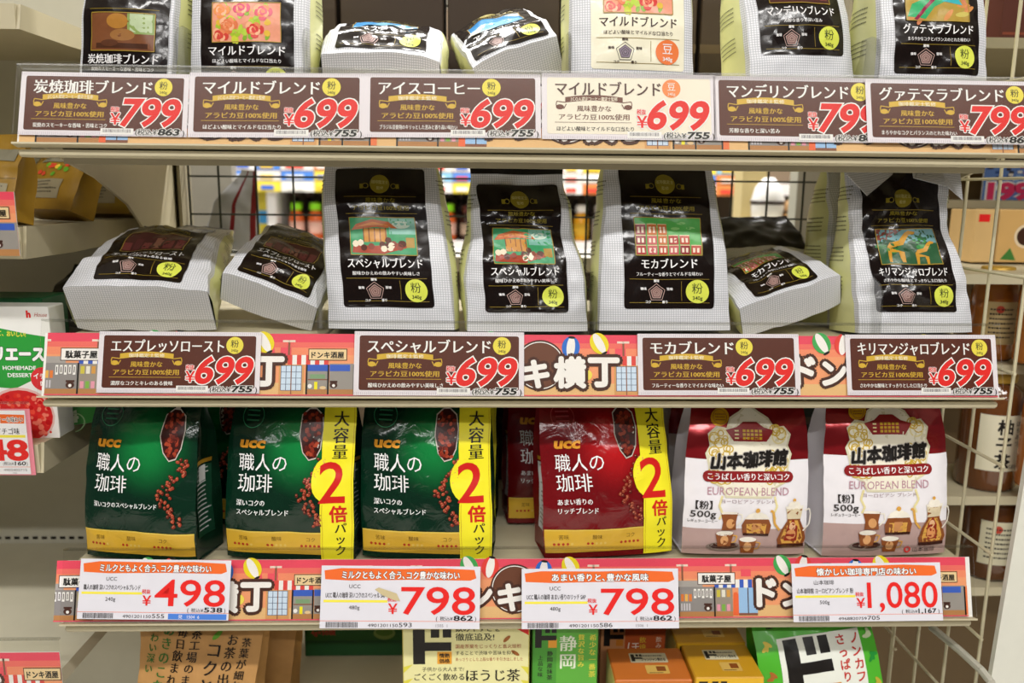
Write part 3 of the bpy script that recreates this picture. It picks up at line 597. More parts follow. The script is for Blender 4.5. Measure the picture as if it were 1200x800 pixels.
        A.line(p, [(X(.14), Y(.02)), (X(.3), Y(.35)), (X(.55), Y(.8)), (X(.6), y1)], w * .05, c('#8f1f44'), 2.9); A.poly(p, [(X(.55), Y(.55)), (X(.9), Y(.45)), (X(.8), Y(.7))], c('#3ab0b8'), 2.9)
    elif kind == 'sea':
        A.rect(p, x0, y0, x1, y1, c('#2f87c4'), 2); A.poly(p, [(x0, y0), (x1, y0), (x1, Y(.3)), (X(.4), Y(.5)), (x0, Y(.2))], c('#6aa8cc'), 2.3); A.poly(p, [(X(.5), Y(.9)), (x1, Y(.6)), (x1, y1)], c('#c9d6da'), 2.3)
    elif kind == 'town':
        A.rect(p, x0, y0, x1, y1, c('#4a2422'), 2)
        for i in range(6): A.rect(p, X(i / 6), Y(.1), X(i / 6 + .13), Y(rd.uniform(.4, .9)), c(rd.choice(('#7a3a3a', '#8a5a4a', '#5a2a2c'))), 2.3)
    A.line(p, [(x0, y0), (x1, y0), (x1, y1), (x0, y1), (x0, y0)], .7, mat('#a88a30', .3), 4.4)
def coffee_design(A, title, sub, pic, kg='粉', cream=False, k=1.0, medal=True, tall=1.0):
    t = WHITE if not cream else mat('#3a201a', .4); q = lambda v: v * k
    bg = BWN if not cream else CRM2
    A.rrect('panel_print', q(-45), q(22), q(45), q(162 * tall), 3, bg, 0)
    if medal:
        A.disc('medal_print', 0, q(145), q(10), OLV, 1.5); A.text('medal_print', '珈琲鑑定士', 0, q(145.5), q(4.2), mat('#d9cf8a'), 2.5, 'c', q(17)); A.text('medal_print', '監修', 0, q(139.5), q(3.6), mat('#d9cf8a'), 2.5, 'c')
        for s in (-1, 1):
            A.ring('medal_print', s * q(14), q(143), q(2.6), .7, OLV, 1.5, 12); A.rect('medal_print', s * q(18) - 1.6, q(140), s * q(18) + 1.6, q(145), OLV, 1.5)
        A.text('motto_lettering', '風味豊かな', 0, q(126), q(5.4), OLV, 1.5, 'c', q(30), .01); A.text('motto_lettering', 'アラビカ豆100%使用', 0, q(118.5), q(5.4), OLV, 1.5, 'c', q(56), .01)
    A.line('rule_line#1', [(q(-36), q(132)), (q(36), q(132))], .5, LINE, 1.5); A.line('rule_line#2', [(q(-36), q(115)), (q(36), q(115))], .5, LINE, 1.5)
    picture(A, pic, q(-33), q(74), q(33), q(111))
    A.text('title_lettering', title, 0, q(62), q(10.5), t, 2, 'c', q(min(74, 9.4 * len(title))), .022)
    A.text('sub_lettering', sub, 0, q(54.5), q(4.2), t, 2, 'c', q(min(66, 4.2 * len(sub))), .012)
    A.line('rule_line#3', [(q(-40), q(51)), (q(40), q(51))], .5, LINE, 1.5); A.line('rule_line#4', [(q(-40), q(28)), (q(40), q(28))], .5, LINE, 1.5); A.line('rule_line#5', [(q(12), q(30)), (q(12), q(49))], .5, LINE, 1.5)
    cx, cy = q(-13), q(38)
    for r in (9, 6.5, 4, 2):
        pts = [(cx + q(r) * math.sin(2 * math.pi * i / 5), cy + q(r) * math.cos(2 * math.pi * i / 5)) for i in range(6)]
        if r == 6.5: A.poly('taste_chart', pts[:5], mat('#7a5a54', .4) if not cream else mat('#8a7a8a'), 1.6)
        A.line('taste_chart', pts, .45, mat('#c9a9a0') if not cream else INK, 2)
    for i, w in enumerate(('酸味', '苦味', '香り', 'コク', '後味')):
        a = 2 * math.pi * i / 5; A.text('taste_chart', w, cx + q(14) * math.sin(a), cy + q(11.6) * math.cos(a) - 1, q(3), t, 2, 'c', None, .03)
    b = BADGE if not cream else mat('#ec7a3a', .35); bt = mat('#2f3a1a') if not cream else WHITE
    A.disc('weight_badge', q(28), q(39), q(11.5), b, 2.2); A.text('weight_badge', kg, q(28), q(38), q(11), bt, 3, 'c'); A.text('weight_badge', '340g', q(28), q(31), q(5), bt, 3, 'c', None, .02)
def coffee_mf(band=12, cream=False, dark_top=0):
    """0 woven, 1 cream side label, 2 dark seal, 3 inner silver"""
    def mf(fc, a, t):
        if fc == 'B': return 0
        if fc == 'T' or t > mf.H - band: return 2
        if fc in 'lr': return 1 if -.72 < a < 1 else 0
        if fc == 'b': return 1
        return 0
    return mf
def coffee_bag(label, z, u, Y, H, Wt, Dt, title, sub, pic, rot, th=((0, 0),), xo=((0, 0),), band=10, seed=1, amp=2.2, k=1.0, design=True, side=True, v=None, group='woven-print coffee bags', **kw):
    root = empty('coffee_bag', None, label, 'coffee bag', group)
    b = Bag(H, Wt, Dt, th, xo, kw.get('bulge', 5), kw.get('gus', -7), amp, seed, .022, 14 if kw.get('dy', 0) in (-12, -13) else 0)
    mf = coffee_mf(band); mf.H = H
    b.body(root, [WV, CREAM, SEAL, SILV], mf)
    if design:
        A = Art(); coffee_design(A, title, sub, pic, kw.get('kg', '粉'), kw.get('cream', False), k, kw.get('medal', True), kw.get('tall', 1.0))
        if kw.get('dy'):
            for nm in list(A.p):
                d = A.p[nm]; d['v'] = [(x, y + kw['dy'] if not (nm == 'panel_print' and y < 100) else max(4, y + kw['dy']), l) for x, y, l in d['v']]
                kp = [i for i, f in enumerate(d['f']) if min(d['v'][j][1] for j in f) > 3 and max(d['v'][j][1] for j in f) < H - 4]
                d['f'] = [d['f'][i] for i in kp]; d['m'] = [d['m'][i] for i in kp]
                if not kp: del A.p[nm]
        if kw.get('dx'):
            for d in A.p.values(): d['v'] = [(x + kw['dx'], y, l) for x, y, l in d['v']]
        A.emit(root, b.face_map('f'), 6, 'panel_print')
    if side:
        for fc in 'lr':
            d = lerp(Dt, H * .4); A = Art()
            for i, yy in enumerate((.78, .62, .46, .30)): A.copy_lines('side_small_print', -d * .42, d * .72, H * yy, 4, 4.2, 1.1, SMALL, 1, seed + i)
            A.emit(root, b.face_map(fc), 6)
    x = at(u, v if v else 300, 'y', Y).x
    rest(root, b, x, Y + max(q for _, q in Dt) * .001, z + DECK, rot); return root, b
ESP = 'エスプレッソロースト'
CB = dict(Wt=((0, 62), (60, 60), (130, 56), (190, 54)), Dt=((0, 34), (60, 32), (120, 22), (170, 6), (190, 1.5)))
sp_sub = '酸味ひかえめの飲みやすい美味しさ'
coffee_bag('upright checked coffee bag with a carousel picture, the taller of two', M_, 459, .050, 188, CB['Wt'], CB['Dt'], 'スペシャルブレンド', sp_sub, 'carousel', turn(7, -3, 0), xo=((0, 0), (188, -17)), band=8, seed=3, k=.98, v=340)
coffee_bag('upright checked coffee bag with a carousel picture and a black folded top seal', M_, 618, .055, 172, ((0, 60), (50, 58), (110, 48), (150, 45), (172, 47)), ((0, 34), (60, 32), (110, 20), (150, 4), (172, 1.2)), 'スペシャルブレンド', sp_sub, 'carousel', turn(5, 2, 0), xo=((0, 0), (172, -10)), band=16, seed=8, amp=5.0, k=.90, v=340)
coffee_bag('upright checked coffee bag with a picture of red buildings', M_, 781, .050, 190, ((0, 66), (60, 63), (130, 56), (190, 54)), CB['Dt'], 'モカブレンド', 'フルーティーな香りとマイルドな味わい', 'houses', turn(7, 2, 0), xo=((0, 0), (190, -3)), band=7, seed=12, k=1.0, v=340, dx=3)
gr, gb = coffee_bag('upright crumpled checked coffee bag with a giraffe picture', M_, 1078, .050, 186, ((0, 60), (50, 58), (110, 49), (150, 54), (186, 55)), ((0, 34), (60, 30), (110, 20), (150, 8), (186, 2)), 'キリマンジャロブレンド', 'さわやかな酸味とすっきりした口当たり', 'giraffe', turn(6, 4, 0), xo=((0, 0), (110, -12), (186, -8)), th=((0, 0), (140, 2), (186, 10)), band=9, seed=21, amp=5.0, k=.92, tall=1.13, v=340)
fm = gb.face_map('f', 1.0)
for pts in ([(-54, 184, 2), (-30, 186, 4), (-4, 184, 2), (-10, 166, 14), (-22, 146, 20), (-44, 132, 14), (-57, 156, 6)], [(12, 183, 2), (34, 186, 4), (56, 182, 2), (60, 158, 8), (54, 132, 15), (34, 138, 20), (8, 152, 15)]):
    v = [fm(*p) for p in pts]; c = fm(sum(p[0] for p in pts) / 7, sum(p[1] for p in pts) / 7, 11); n = len(v)
    V = v + [c] + [tuple(q + (0, -.0008, .0002)[k] for k, q in enumerate(p)) for p in v + [c]]
    F = [(i, (i + 1) % n, n) for i in range(n)] + [(i + n + 1, (i + 1) % n + n + 1, 2 * n + 1) for i in range(n)] + [(i, (i + 1) % n, (i + 1) % n + n + 1, i + n + 1) for i in range(n)]
    mesh_obj('folded_corner', V, F, WV, None, gr, False, [(p[0] / 100, p[1] / 100) for p in pts + [(0, 160)]] * 2)
# slumped ones lying on their backs, base to the front
coffee_bag('slumped checked coffee bag lying on its back at the left of the middle shelf', M_, 148, .036, 172, ((0, 68), (30, 62), (110, 52), (172, 50)), ((0, 27), (30, 31), (90, 24), (172, 2)), ESP, '濃厚なコクとキレのある後味', 'town', turn(60, 2, 1), band=8, seed=31, amp=5.5, k=.92, v=345, th=((0, 0), (60, 2), (172, 14)), dy=-12, gus=-10)
coffee_bag('slumped checked coffee bag tipped sideways beside the leftmost bag', M_, 306, .056, 140, ((0, 48), (40, 47), (100, 40), (140, 38)), ((0, 20), (30, 24), (90, 18), (140, 2)), ESP, '濃厚なコクとキレのある後味', 'town', turn(58, 2, 20), band=8, seed=37, amp=6, k=.80, v=345, th=((0, 0), (60, 4), (140, 12)), dy=-12, gus=-5)
coffee_bag('slumped checked coffee bag lying low beside the bag with red buildings', M_, 938, .045, 132, ((0, 54), (40, 50), (132, 40)), ((0, 19), (30, 22), (90, 15), (132, 2)), 'モカブレンド', 'フルーティーな香りとマイルドな味わい', 'houses', turn(66, 6, -18), band=8, seed=41, amp=6, k=.76, v=350, th=((0, 0), (60, 4), (132, 12)), dy=-12, gus=-5)
# bags behind
coffee_bag('crumpled dark coffee bag lying behind the low slumped bag on the right', M_, 915, .20, 120, ((0, 52), (60, 54), (120, 46)), ((0, 26), (60, 20), (120, 2)), '', '', 'town', turn(38, 4, 0), band=60, seed=44, amp=6, design=False, v=300)
coffee_bag('checked coffee bag half hidden behind the giraffe bag', M_, 1015, .135, 184, ((0, 55), (100, 50), (184, 44)), ((0, 30), (100, 22), (184, 2)), '', '', 'town', turn(4, 24, 0), band=9, seed=47, amp=4, design=False, v=300)
# top shelf
TW = ((0, 62), (60, 62), (130, 57), (185, 54))
coffee_bag('upright coffee bag with a brown still-life picture at the left of the top shelf', T_, 145, .054, 185, ((0, 45), (185, 44)), CB['Dt'], '炭焼珈琲ブレンド', '炭焼のスモーキーな香味・苦味とコク', 'still', turn(6, -8, 2), seed=51, k=.92, v=40, medal=False, amp=1.4, dy=-36)
coffee_bag('upright coffee bag with a rose picture on a dark panel on the top shelf', T_, 290, .045, 185, ((0, 54), (185, 50)), CB['Dt'], 'マイルドブレンド', 'ほどよい酸味とマイルドな口当たり', 'roses', turn(5, -3, 0), seed=54, k=.95, v=40, medal=False, amp=1.6, dy=-28)
coffee_bag('coffee bag with a blue picture lying on its back on the top shelf', T_, 442, .040, 165, ((0, 55), (40, 55), (165, 48)), ((0, 22), (30, 26), (100, 17), (165, 2)), 'アイスコーヒー', 'ブラジル豆使用', 'sea', turn(62, 2, 1), seed=57, k=.94, v=60, amp=4.5, th=((0, 0), (60, 2), (165, 10)), dy=-13, gus=-9)
coffee_bag('coffee bag with a blue picture tipped over beside the cream bag', T_, 611, .050, 160, ((0, 42), (40, 42), (160, 38)), ((0, 22), (30, 26), (100, 17), (160, 2)), 'アイスコーヒー', 'ブラジル豆使用', 'sea', turn(56, 4, -22), seed=59, k=.82, v=60, amp=4.5, th=((0, 0), (60, 4), (160, 12)), dy=-13, gus=-5)
coffee_bag('upright cream coffee bag with an orange badge on the top shelf', T_, 742, .045, 185, ((0, 58), (185, 54)), CB['Dt'], 'マイルドブレンド', 'ほどよい酸味とマイルドな口当たり', 'roses', turn(6, 3, 0), seed=61, k=.98, v=40, cream=True, kg='豆', medal=False, amp=1.4, dx=4)
coffee_bag('upright checked coffee bag with its cream side label turned to the left', T_, 942, .054, 185, ((0, 54), (60, 53), (185, 50)), CB['Dt'], 'マンデリンブレンド', '芳醇な香りと深い苦み', 'town', turn(10, 10, -2), seed=64, k=.95, v=40, medal=False, amp=1.8, dy=12)
coffee_bag('upright coffee bag with a green and orange picture at the right of the top shelf', T_, 1099, .040, 185, ((0, 54), (60, 53), (185, 49)), CB['Dt'], 'グァテマラブレンド', 'まろやかなコクとバランスのとれた味わい', 'bird', turn(6, 5, 0), seed=67, k=.93, v=40, medal=False, amp=2.6)

# ---- green and red pouches
def beans(A, cx, y0, y1, seed, red):
    rd = random.Random(seed); c = [mat(q, .3) for q in (('#5a1712', '#7a2418', '#8f3a24') if red else ('#5a1a12', '#8a2e1e', '#a8442c'))]
    sc = [(cx - 14, y1 - 8), (cx - 15, y1 - 28), (cx - 11, y1 - 44), (cx - 5, y1 - 52), (cx + 2, y1 - 50), (cx + 7, y1 - 40), (cx + 9, y1 - 22), (cx + 7, y1 - 8), (cx, y1 - 2), (cx - 7, y1 - 2)]
    A.poly('scoop_print', sc, mat('#c9c2b8', .3), 2); A.poly('scoop_print', [(x + (cx - 3 - x) * .08, y + (y1 - 26 - y) * .05) for x, y in sc], mat('#3a1410', .3), 2.3)
    A.rect('scoop_print', cx - 6, y1 - 4, cx - 1, y1 + 30, mat('#cfc8ba', .35), 1.8)
    for i in range(60): a = rd.random(); A.disc('bean_print', cx - 3 + rd.uniform(-1, 1) * (9 - 4 * a), y1 - 7 - 40 * a, 2.2, c[i % 3], 2.6 + i * .02, 1.6, 8, rd.random() * 3)
    for i in range(62):
        a = i / 62; y = y1 - 50 - (y1 - 50 - y0) * a; xx = cx + 1 + math.sin(a * 7 + 1) * 8 - 3 * a + rd.uniform(-1, 1) * (4 + 7 * a * (1 - a) * 2)
        A.disc('bean_print', xx, y, 2.1, c[(i * 7) % 3], 2.6 + i * .02, 1.6, 8, rd.random() * 3); A.disc('bean_print', xx - .4, y + .5, .7, mat('#d98a6a', .3), 4.0, .4, 6)
def pouch(label, u, Y, col, W0, H, seed, band, sub, rot, red=False, k=1.0, front=True, v=600, xo=((0, 0),), z=None, amp=2.6, wt=None):
    root = empty('coffee_pouch', None, label, 'coffee pouch', 'green and red coffee pouches')
    Wt = wt or ((0, W0), (90, W0), (H, W0 * .93)); Dt = ((0, 30), (50, 31), (110, 22), (H - 14, 3), (H, 1.2))
    b = Bag(H, Wt, Dt, ((0, 0),), xo, 6, 9, amp, seed, .02)
    base = glow('#07291a' if not red else '#6e0c12', '#15803e' if not red else '#b81a1e', 10 * k, 112, 52, .16) if front else film('#07291a' if not red else '#4e0a10', .2)
    sidem = film('#0a2a1a' if not red else '#6a0f14', .25); foil = mat('#c8962a', .3, .35, .06, 30, .2)
    b.body(root, [base, sidem], lambda fc, a, t: 0 if fc == 'f' else 1)
    A = Art(); q = lambda x: x * k; GB = mat('#d6aa34', .3, .0, .05, 40, .3); T = WHITE
    if front:
        A.rect('gold_band', -W0 + 1.2, 6, W0 - 1.2, 29, GB, .3); A.rect('gold_band', -W0 + 1.2, 28.2, W0 - 1.2, 29.6, mat('#e8c95a', .3, .2), .6)
        L = -W0 + 14
        for i, (w, n) in enumerate((('苦味', 4), ('酸味', 2), ('コク', 5))):
            xx = L + i * q(36); A.text('taste_lettering', w, xx + q(6), 20, q(5.4), mat('#7a5a1a'), 1.2, 'c')
            for s in range(5): A.disc('taste_lettering', xx - q(4) + s * q(4.6), 15, q(1.6), mat('#b0301c') if s < n else mat('#d8b85a'), 1.2, n=5)
        A.ring('round_seal_print', L + q(12), 142, q(12), .7, mat('#2f7a52' if not red else '#a03a3a', .3), 1.2)
        for i in range(3): A.rect('round_seal_print', L + q(5), 137 + i * 4.5, L + q(19), 138.4 + i * 4.5, mat('#2a6a48' if not red else '#98383a', .3), 1.2)
        A.text('maker_lettering', 'ucc', L + q(1), 112, q(15), mat('#e39a2c', .3, .2), 2, 'l', q(26), .045, .18)
        A.text('name_lettering', '職人の', L, 90, q(20), T, 2, 'l', q(52), 0); A.text('name_lettering', '珈琲', L, 70, q(20), T, 2, 'l', q(38), 0)
        if len(sub) == 1: A.text('sub_lettering', sub[0], L, 54, q(6.6), T, 2, 'l', q(72), .02)
        else:
            for i, sline in enumerate(sub): A.text('sub_lettering', sline, L, 56 - i * 9, q(6.8), T, 2, 'l', q(6.6 * len(sline) * .92), .02)
        beans(A, q(40) if not band else q(26), 36, 152, seed, red)
        A.emit(root, b.face_map('f'), 6)
    if band:
        A = Art(); bx = W0 - 16; p = 'yellow_band'
        A.rect(p, bx - 16, 1, bx + 15, H - 16, YEL, 3.8); A.disc(p, bx - 8, 82, 17, YEL, 3.8, 23)
        A.line('band_lettering', [(bx - 14.2, 2), (bx - 14.2, 58)], .5, mat('#c8a41c'), 4.4); A.line('band_lettering', [(bx + 13.4, 2), (bx + 13.4, H - 18)], .5, mat('#c8a41c'), 4.4)
        A.vtext('band_lettering', '大容量', bx + 1, 148, 15.5, BLACK, 4.6, .02, 1.0)
        A.text('band_lettering', '2', bx - 5, 60, 56, mat('#cf1f1a', .35), 5, 'c', 24, .012); A.text('band_lettering', '倍', bx + 1, 42, 17, mat('#cf1f1a', .35), 5, 'c', None, .035)
        A.vtext('band_lettering', 'パック', bx + 3, 40, 11.5, BLACK, 4.6, .02, 1.0)
        A.emit(root, b.face_map('f'), 6, 'yellow_band')
    A = Art(); LB = mat('#d9d9d6', .4)
    A.rect('side_label', -16, 92, 16, 96, foil, .6); A.rect('side_label', -16, 20, 16, 90, mat('#d8d8d4' if red else '#14402a', .4), .6)
    A.copy_lines('side_small_print', -13, 14, 86, 14, 4.6, 1.3, SMALL if red else LB, 1.4, seed); A.rect('side_label', -6, 74, 8, 90, LB, 1.2)
    for fc in ('r', 'l'): A.emit(root, b.face_map(fc), 6, 'side_label')
    rest(root, b, at(u, v, 'y', Y).x, Y + .031, (B_ if z is None else z) + DECK, rot); return root
pouch('green coffee pouch without a yellow band, at the left end', 165, .030, 'g', 59, 178, 3, False, ['深いコクのスペシャルブレンド'], turn(4, -9, 0), k=.92)
SUBG = ['深いコクの', 'スペシャルブレンド']; SUBR = ['あまい香りの', 'リッチブレンド']
pouch('green coffee pouch with a yellow band, next to the bandless green one', 340, .030, 'g', 65, 180, 5, True, SUBG, turn(4, -5, 0), k=.95)
pouch('green coffee pouch with a yellow band, beside the red pouch', 502, .030, 'g', 66, 180, 9, True, SUBG, turn(4, -4, 0), k=.95, xo=((0, 0), (180, -4)))
pouch('red coffee pouch with a yellow band', 712, .032, 'r', 67, 184, 14, True, SUBR, turn(5, 7, 0), True, k=.95, xo=((0, 0), (184, -6)))
pouch('dark green coffee pouch half hidden behind the bandless green one', 238, .125, 'g', 52, 176, 18, False, SUBG, turn(3, -8, 0), k=.9, v=560)
pouch('dark red coffee pouch hidden behind the red one with a yellow band', 655, .125, 'r', 60, 178, 19, False, SUBR, turn(3, 6, 0), True, k=.9, v=560)
pouch('dark green coffee pouch half hidden behind the banded one beside the red pouch', 520, .125, 'g', 60, 178, 23, True, SUBG, turn(3, -4, 0), k=.9, v=560)

# ---- white and red coffee packs with a picture of pots
def pots(A, ox, oy, k):
    p = 'coffee_set_print'; S = lambda x, y: (ox + x * k * 1.12, oy + y * k); c = lambda h: mat(h, .25, 0, .15, 150)
    br, dk, cr, rd, go = c('#8a4c24'), c('#3a1a12'), c('#efe8da'), c('#8f2a1c'), c('#d8a24a')
    def shape(pts, m, l): A.poly(p, [S(*q) for q in pts], m, l)
    # tall pot
    shape([(46, 2), (74, 2), (77, 10), (74, 22), (69, 34), (70, 48), (53, 48), (54, 34), (48, 22), (44, 10)], br, 2.2); shape([(50, 5), (71, 5), (73, 11), (70, 22), (66, 34), (57, 34), (51, 22), (48, 11)], go, 2.3)
    shape([(52, 8), (66, 8), (66, 26), (61, 36), (55, 28)], rd, 2.5); A.disc(p, *S(60, 27), 4 * k, c('#e6b48a'), 2.6, 5 * k); A.disc(p, *S(59, 16), 6 * k, c('#d9945a'), 2.55, 7 * k)
    shape([(54, 36), (69, 36), (71, 49), (52, 49)], c('#d9c9a8'), 2.35); shape([(52, 48), (71, 48), (72, 52), (51, 52)], cr, 2.4); A.disc(p, *S(61, 53), 8 * k, cr, 2.3, 5 * k); A.disc(p, *S(61, 59), 2.2 * k, go, 2.4)
    A.line(p, [S(74, 46), S(80, 47), S(82, 40), S(80, 28), S(73, 20)], 1.8 * k, cr, 2.3); A.line(p, [S(46, 22), S(40, 30), S(37, 46), S(34, 47)], 3 * k, go, 2.1)
    A.rect(p, *S(45, 0), *S(75, 4), dk, 2.7)
    # sugar bowl
    shape([(6, 16), (34, 16), (36, 28), (33, 36), (7, 36), (4, 28)], br, 2.2); shape([(10, 18), (30, 18), (31, 30), (9, 30)], go, 2.3); shape([(15, 19), (25, 19), (25, 31), (15, 31)], c('#c98a54'), 2.4)
    shape([(6, 36), (34, 36), (30, 42), (24, 45), (16, 45), (10, 42)], cr, 2.3); A.disc(p, *S(20, 47), 3 * k, go, 2.4); A.rect(p, *S(6, 15), *S(34, 18), dk, 2.6)
    # creamer
    shape([(-18, 22), (-2, 22), (-3, 32), (-1, 44), (-6, 42), (-16, 44), (-20, 43), (-17, 32)], br, 2.1); A.disc(p, *S(-9, 30), 5 * k, c('#d49a62'), 2.3, 6 * k); A.line(p, [S(-1, 42), S(3, 42), S(4, 34), S(-2, 27)], 1.5 * k, cr, 2.2); shape([(-20, 42), (-1, 42), (-3, 45), (-18, 45)], cr, 2.35)
    # cups
    for cx, cy, sau in ((-14, 0, True), (12, -8, False)):
        if sau: A.disc(p, *S(cx, cy + 1), 22 * k, c('#8a7a70'), 2.6, 6 * k); A.disc(p, *S(cx, cy + 2), 18 * k, dk, 2.65, 4.4 * k)
        shape([(cx - 7, cy + 1), (cx + 7, cy + 1), (cx + 10, cy + 18), (cx - 10, cy + 18)], br, 2.8); A.disc(p, *S(cx, cy + 9), 5 * k, c('#d8a06a'), 2.9, 6 * k); A.disc(p, *S(cx, cy + 18), 10.5 * k, cr, 3, 3.2 * k); A.line(p, [S(cx + 9, cy + 15), S(cx + 14, cy + 14), S(cx + 12, cy + 7), S(cx + 8, cy + 6)], 1.4 * k, go, 2.9)
def pack(label, u, Y, seed, rot, W0=65, H=186, logo=False, v=600, dy=0, hidden=False, xo=((0, 0),)):
    root = empty('coffee_pack', None, label, 'coffee pack', 'white and red coffee packs')
    Wt = ((0, W0), (100, W0), (H, W0 * .86)); Dt = ((0, 31), (50, 31), (120, 22), (H - 10, 3), (H, 1.2)); b = Bag(H, Wt, Dt, ((0, 0),), xo, 5, 9, 2.0, seed, .024)
    wh = film('#ece8ec', .24); rd = mat('#8e1a20', .2, .45, .1, 30, .4, .2); pk = film('#b79a94', .26)
    b.body(root, [wh, rd, pk], lambda fc, a, t: 1 if (t > 98 + dy and fc == 'f') else (2 if t < 28 + dy and fc == 'f' else 0), nt=60)
    if hidden: rest(root, b, at(u, v, 'y', Y).x, Y + .031, B_ + DECK, rot); return
    A = Art(); G = mat('#c9a83c', .3, .0); CR = mat('#e6d9a0', .35); DR = mat('#8a1a1c', .35)
    def Yd(y): return y + dy
    # ornate crest
    pts = []
    for i in range(48):
        a = 2 * math.pi * i / 48; r = 1 + .06 * math.sin(a * 12); pts.append((43 * r * math.cos(a), Yd(116) + 33 * r * math.sin(a) * (1 if math.sin(a) > 0 else .9)))
    cr = [(-42, 92), (-45, 104), (-41, 112), (-43, 124), (-34, 132), (-24, 130), (-20, 140), (-10, 146), (0, 154), (10, 146), (20, 140), (26, 131), (36, 132), (43, 124), (40, 113), (45, 104), (42, 92), (40, 76), (28, 70), (24, 60), (-24, 60), (-28, 70), (-40, 76)]
    A.poly('crest_print', [(x, Yd(y)) for x, y in cr], mat('#d9d2b4', .35), .8); A.poly('crest_print', [(x * .95, Yd(104 + (y - 104) * .95)) for x, y in cr], mat('#efe9d6', .3), 1)
    rnd = random.Random(4)
    for s in (-1, 1):
        for i in range(22):
            A.ring('crest_print', s * rnd.uniform(20, 38), Yd(rnd.uniform(74, 130)), rnd.uniform(2.5, 5.5), 1.2, G, 1.2 + i * .03, 12); 
        A.ring('crest_print', s * 30, Yd(122), 7, 1.6, CR, 1.3, 16); A.ring('crest_print', s * 34, Yd(80), 5, 1.4, CR, 1.3, 14)
        A.line('crest_print', [(s * 27, Yd(62)), (s * 30, Yd(52)), (s * 26, Yd(44)), (s * 29, Yd(38))], 2.2, CR, 1.2)
    A.poly('shop_badge_print', [(-25, Yd(128)), (-17, Yd(117)), (17, Yd(117)), (25, Yd(128)), (14, Yd(131)), (7, Yd(136)), (-7, Yd(136)), (-14, Yd(131))], DR, 1.8)
    for r in range(3):
        for c in range(5): A.rect('shop_badge_print', -8 + c * 4.2, Yd(119 + r * 3.6), -5 + c * 4.2, Yd(121.4 + r * 3.6), GOLD, 2.2)
        A.rect('shop_badge_print', -16, Yd(119.4 + r * 3.6), -12, Yd(120.8 + r * 3.6), CR, 2.2)
    A.text('name_lettering', '山本珈琲館', 0, Yd(92), 17, BLACK, 2.8, 'c', 78, .055, .16, .07, out=mat('#bdb6ae', .35), ow=.05)
    A.rrect('ribbon_print', -47, Yd(76), 46, Yd(87), 5, DR, 2.4); A.text('ribbon_print', 'こうばしい香りと深いコク', 0, Yd(78.6), 7.6, WHITE, 3.2, 'c', 84, .025)
    A.text('blend_lettering', 'EUROPEAN BLEND', 0, Yd(63), 11.5, mat('#b98a98', .4), 2.2, 'c', 84, .0); A.text('blend_lettering', 'ヨーロピアン ブレンド', 0, Yd(55), 4.6, mat('#9a8088', .4), 2.2, 'c', 56)
    A.text('weight_lettering', '【粉】', -45, Yd(49), 9.5, INK, 2.2, 'c', None, .02); A.text('weight_lettering', '500g', -45, Yd(40), 9.5, INK, 2.2, 'c', 25, .01); A.text('weight_lettering', 'レギュラーコーヒー', -45, Yd(34.5), 3.8, INK, 2.2, 'c', 29, .01)
    pots(A, -9, 8 + dy * .3, .84)
    if logo:
        A.text('maker_lettering', '山本珈琲', 40, 4, 6, mat('#4a3a38'), 3, 'c', 24); A.ring('maker_lettering', 22, 6.5, 2.8, 1.4, RED, 3, 14)
    A.disc('gold_sticker', -30, Yd(140), 10, mat('#d8a41e', .25, .3), 1.6, 8, rot=.5); A.ring('gold_sticker', -30, Yd(140), 7, .8, mat('#8a5a10'), 2, 16)
    A.copy_lines('gold_sticker', -35, -24, Yd(142), 3, 2.6, 1.1, mat('#7a4a10'), 2, 3)
    A.emit(root, b.face_map('f'), 6)
    rest(root, b, at(u, v, 'y', Y).x, Y + .031, B_ + DECK, rot)
pack('white and red coffee pack with a pot picture, beside the red pouch', 874, .036, 2, turn(4, 1, 1), 64, 184, xo=((0, 0), (184, 2)))
pack('white and red coffee pack with a pot picture and maker name, at the right end', 1040, .034, 6, turn(4, 3, 0), 66, 190, True, dy=8)
pack('white coffee pack hidden behind the pot-picture pack beside the red pouch', 845, .13, 11, turn(3, 2, 0), 60, 180, v=560, hidden=True)
# ------------------------------------------------------------------ clear dividers between the bags
def divider(label, x, z, y0, y1, h, slant=.0):
    t = empty('shelf_divider', Matrix.Translation((x, y0, z + DECK + Z0)), label, 'divider', 'clear shelf dividers')
    d = y1 - y0; pts = [(0, 0), (d, 0), (d, h), (.02, h), (.008, h - .004), (.002, h - .012)]
    MB().prism(pts, -.0009, .0009, 'x').build('plate', CLEAR_T, t)
    MB().box(-.0018, .0018, 0.001, d, 0.0001, .0012).build('foot', CLEAR_T, t)
for u, lb in ((374, 'clear divider left of the taller carousel bag'), (698, 'clear divider between the carousel and red-building bags'), (1029, 'clear divider beside the giraffe bag')):
    divider(lb, at(u, 370, 'y', .035).x, M_, .028, .25, .062)
for u, lb in ((208, 'clear divider right of the still-life bag on the top shelf'), (356, 'clear divider right of the rose bag with the dark panel'), (668, 'clear divider left of the cream bag'), (1030, 'clear divider left of the green and orange picture bag')):
    divider(lb, at(u, 70, 'y', .03).x, T_, .027, .25, .062)

